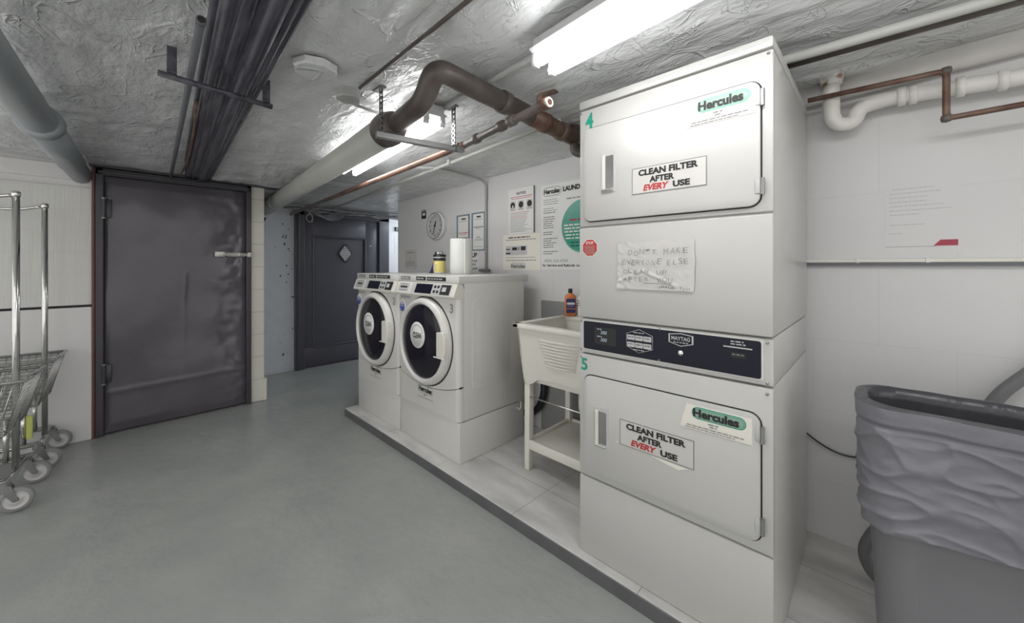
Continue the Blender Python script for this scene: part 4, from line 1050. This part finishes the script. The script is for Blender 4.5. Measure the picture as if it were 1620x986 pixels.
# conduits above and right of the dryer
a, c = at(1250, 93, z=1.920), at(1573, 0, z=1.920)
conduit('pale rigid conduit along the ceiling to the right of the dryer', [a+(a-c)*.35, c+(c-a)*2.2], .016, 'lightpipe')
conduit('dark conduit running just behind the pale one at the upper right', [a+(a-c)*.35+Vector((0, .045, .003)), c+(c-a)*2.2+Vector((0, .045, .003))], .017, 'brownpipe')
t = thing('rusty_gas_pipe', 'thin rusty pipe with a square offset on the wall at the upper right', 'pipe')
G = [at(1275, 160, y=1.92), at(1497, 112, y=1.92), at(1500, 187, y=1.92), at(1620, 165, y=1.92)]
b = MB(); dd = (G[1]-G[0]).normalized(); G[0] = G[0]+dd*.006; G[3] = G[3]+(G[3]-G[2])*4; G[2].x = G[1].x; b.tube(G, .0095, 'rust', seg=12, bend=.02); b.done('pipe', t)
b = MB()
for q in (G[1], G[2]):
    b = MB(); b.lathe([(0, -.014), (.012, -.01), (.014, 0), (.012, .01), (0, .014)], 'brownpipe', q, seg=14); b.done('elbow', t)
b = MB(); b.tube([(-.26, 2.035, 1.925), (.4, 2.035, 1.945), (2.6, 2.035, 1.99)], .042, 'whitepipe', seg=28)
tag(b.done('lagged_pipe'), 'smooth white pipe in the corner where wall and ceiling meet at the right', 'pipe')
t = thing('trap_pipe', 'lumpy white pipe with a rusty U bend on the wall right of the dryer', 'pipe')
V0 = Vector((-.135, 1.962, 1.965)); n_ = 0
P = [V0, Vector((-.135, 1.965, 1.80)), Vector((-.11, 1.975, 1.765)), Vector((-.07, 1.998, 1.775)), Vector((-.055, 1.998, 1.825)), Vector((.02, 1.998, 1.838)), Vector((.35, 1.998, 1.812)), Vector((1.4, 1.998, 1.75)), Vector((2.6, 1.998, 1.70))]
b = MB(); b.tube(P[:2]+[P[2], P[3], P[4]]+P[5:], .027, 'whitepipe', seg=18, bend=.035, nb=6); b.done('pipe', t)
for x in (.06, .09, .20, .29, .50):
    b = MB(); z = 1.838-(x-.02)*.079; b.tube([(x-.012, 1.998, z), (x-.010, 1.998, z), (x+.010, 1.998, z), (x+.012, 1.998, z)], [.027, .034, .034, .027], 'whitepipe', seg=18); b.done('collar', t)
b = MB(); b.tube([(-.135, 1.962, 1.955), (-.135, 1.962, 1.925)], .034, 'rustwhite', seg=16); o = b.done('rusty_joint', t); o['label'] = 'rust-stained joint'
b = MB(); b.tube([(-.17, 1.962, 1.945), (-.135, 1.96, 1.957), (-.10, 1.955, 1.95)], .024, 'rustwhite', seg=14, wob=.8); o = b.done('rusty_joint', t); o['label'] = 'rust-stained joint'

# ------------------------------------------------------------------ cables over the panelled door
t = thing('cable_bundle', 'untidy bundle of grey cables hanging across the top of the panelled door', 'cables')
cr = random.Random(11)
for k in range(13):
    x = cr.uniform(-4.74, -4.40); z = cr.uniform(1.835, 1.88); pts = []
    y0 = .95 if k < 5 else cr.uniform(1.1, 1.6)
    nn_ = 12
    for j in range(nn_+1):
        y = y0+(2.66-y0)*j/nn_; pts.append((x+cr.uniform(-.04, .04), y, z-abs(cr.gauss(0, .014))))
    b = MB(); b.tube(pts, cr.choice((.005, .006, .008)), cr.choice(('cable', 'conduit', 'conduit', 'greyink', 'black')), seg=6, bend=.06, nb=3); b.done('cable', t)
for k in range(5):
    y0 = 1.42+.03*k; y1 = 1.80+.02*k; dp = 1.775-.012*k
    b = MB(); b.tube([(-4.55, y0, 1.87), (-4.56, y0+.06, dp+.03), (-4.57, (y0+y1)/2, dp), (-4.56, y1-.06, dp+.035), (-4.55, y1, 1.87)], .005, 'cable', seg=6, bend=.07); b.done('cable', t)
b = MB(); q = at(490, 345, x=-4.5)
b.tube([q+Vector((0, 0, .09))]+[q+Vector((.01*math.cos(a*2), .032*math.sin(a), .045*math.cos(a))) for a in [j*2*PI/14 for j in range(29)]], .007, 'cable', seg=6); b.tube([q+Vector((0, .0, .045)), q+Vector((0, -.03, .14))], .007, 'cable', seg=6)
b.done('cable_loop', t)
b = MB(); b.tube([(-4.78, .965, 1.88), (-4.78, .965, 1.80), (-4.72, 1.00, 1.73), (-4.70, 1.08, 1.70)], .022, 'black', seg=12, bend=.05)
tag(b.done('pipe_stub'), 'black bent pipe stub at the top of the chipped wall', 'pipe')

# ------------------------------------------------------------------ laundry carts
def make_cart():
    t = thing('laundry_cart', '', 'cart', (0, 0, 0), 'wire laundry carts at the left')
    HWd = .185; LN = .78; RZ = .64; BZ = .385; y1 = .062; yb = .0
    # basket: long axis along -y
    def cor(v):    # v: 0 rim, 1 bottom
        hw = HWd*(1-.08*v); return (-hw, hw, y1+(yb-y1)*v, -LN+.06*v, RZ+(BZ-RZ)*v)
    b = MB()
    def ring(v, r):
        xa, xb, ya, yc_, z = cor(v); b.tube([(xa, ya, z), (xb, ya, z), (xb, yc_, z), (xa, yc_, z), (xa, ya, z)], r, 'wire', seg=8)
    ring(0, .009)
    for k in range(1, 12): ring(k/12, .0022)
    ring(1, .005)
    a_, c_ = cor(0), cor(1)
    nx_ = 11
    for k in range(nx_+1):
        f = k/nx_; b.tube([(a_[0]+(a_[1]-a_[0])*f, a_[2], a_[4]), (c_[0]+(c_[1]-c_[0])*f, c_[2], c_[4])], .0021, 'wire', seg=5)
        b.tube([(a_[0]+(a_[1]-a_[0])*f, a_[3], a_[4]), (c_[0]+(c_[1]-c_[0])*f, c_[3], c_[4])], .0021, 'wire', seg=5)
        b.tube([(c_[0]+(c_[1]-c_[0])*f, c_[2], c_[4]), (c_[0]+(c_[1]-c_[0])*f, c_[3], c_[4])], .0021, 'wire', seg=5)
    ny_ = 28
    for k in range(ny_+1):
        f = k/ny_
        for s_ in (0, 1): b.tube([(a_[s_], a_[2]+(a_[3]-a_[2])*f, a_[4]), (c_[s_], c_[2]+(c_[3]-c_[2])*f, c_[4])], .0021, 'wire', seg=5)
    b.done('basket', t)
    b = MB()
    b.tube([(-.165, 0, .155), (.165, 0, .155), (.165, -.70, .155), (-.165, -.70, .155), (-.165, 0, .155)], .011, 'chrome', seg=10)
    for x in (-.13, .13):
        for y in (-.06, -.64): b.tube([(x, y, .385), (x, y, .155)], .011, 'chrome', seg=10)
    for x in (-.13, .13): b.tube([(x, 0, .155), (x, -.70, .155)], .008, 'chrome', seg=8)
    b.done('base_frame', t)
    for y, s_ in ((0.0, -1), (-.70, 1)):
        b = MB(); b.tube([(0, y, .155), (0, y, 1.585)], .0135, 'chrome', seg=14); b.lathe([(.0135, 1.572), (.017, 1.575), (.017, 1.595), (.010, 1.602), (0, 1.603)], 'chrome', (0, y, 0), seg=16); b.done('upright', t)
    b = MB(); b.tube([(0, -.012, 1.578), (0, -.04, 1.572), (0, -.09, 1.556), (0, -.15, 1.552), (0, -.55, 1.552), (0, -.61, 1.556), (0, -.66, 1.572), (0, -.69, 1.578)], .009, 'chrome', seg=10, bend=.02); b.done('hanger_rail', t)
    for x in (-.165, .165):
        for y in (0, -.70):
            b = MB(); cx, cy = x, y+.035
            b.cyl((x, y, .155), (x, y, .135), .020, 'steel', seg=16)
            for s_ in (-1, 1): b.prism([(y-.022, .138), (y+.022, .138), (cy+.012, .055), (cy-.008, .055)], cx+s_*.017-.0015, cx+s_*.017+.0015, 'steel', 'YZ')
            b.box((cx-.019, y-.022, .133), (cx+.019, y+.022, .138), 'steel', .001); b.cyl((cx-.022, cy, .060), (cx+.022, cy, .060), .006, 'steel', seg=10)
            cs_ = b.done('caster', t, 35)
            b = MB()
            prof = [(.008, -.011), (.020, -.012), (.022, -.007), (.040, -.007), (.044, -.011), (.044, .011), (.040, .007), (.022, .007), (.020, .012), (.008, .011), (.008, -.011)]
            b.lathe(prof, 'caster', seg=32); b.lathe([(.044, -.0125), (.056, -.0125), (.0595, -.008), (.0605, 0), (.0595, .008), (.056, .0125), (.044, .0125)], 'rubber', seg=32)
            w_ = b.done('wheel', cs_); w_.rotation_euler = (0, PI/2, 0); w_.location = (cx, cy, .0605)
    return t
ca = make_cart(); cb = copy_tree(ca)
ca.location = (-3.225, -.375, 0); ca.rotation_euler = (0, 0, math.radians(-5))
cb.location = (-3.742, -.325, 0); cb.rotation_euler = (0, 0, math.radians(-3.5))
ca['label'] = 'chrome wire laundry cart standing nearer the camera at the left edge'
cb['label'] = 'chrome wire laundry cart against the tiled wall by the metal door'
b = MB(); b.box((-.135, -.068, .19), (-.112, -.046, .325), 'tag', .002); o = b.done('tag', cb); o['label'] = 'yellow-green tag'; o.location = (.26, .02, 0)
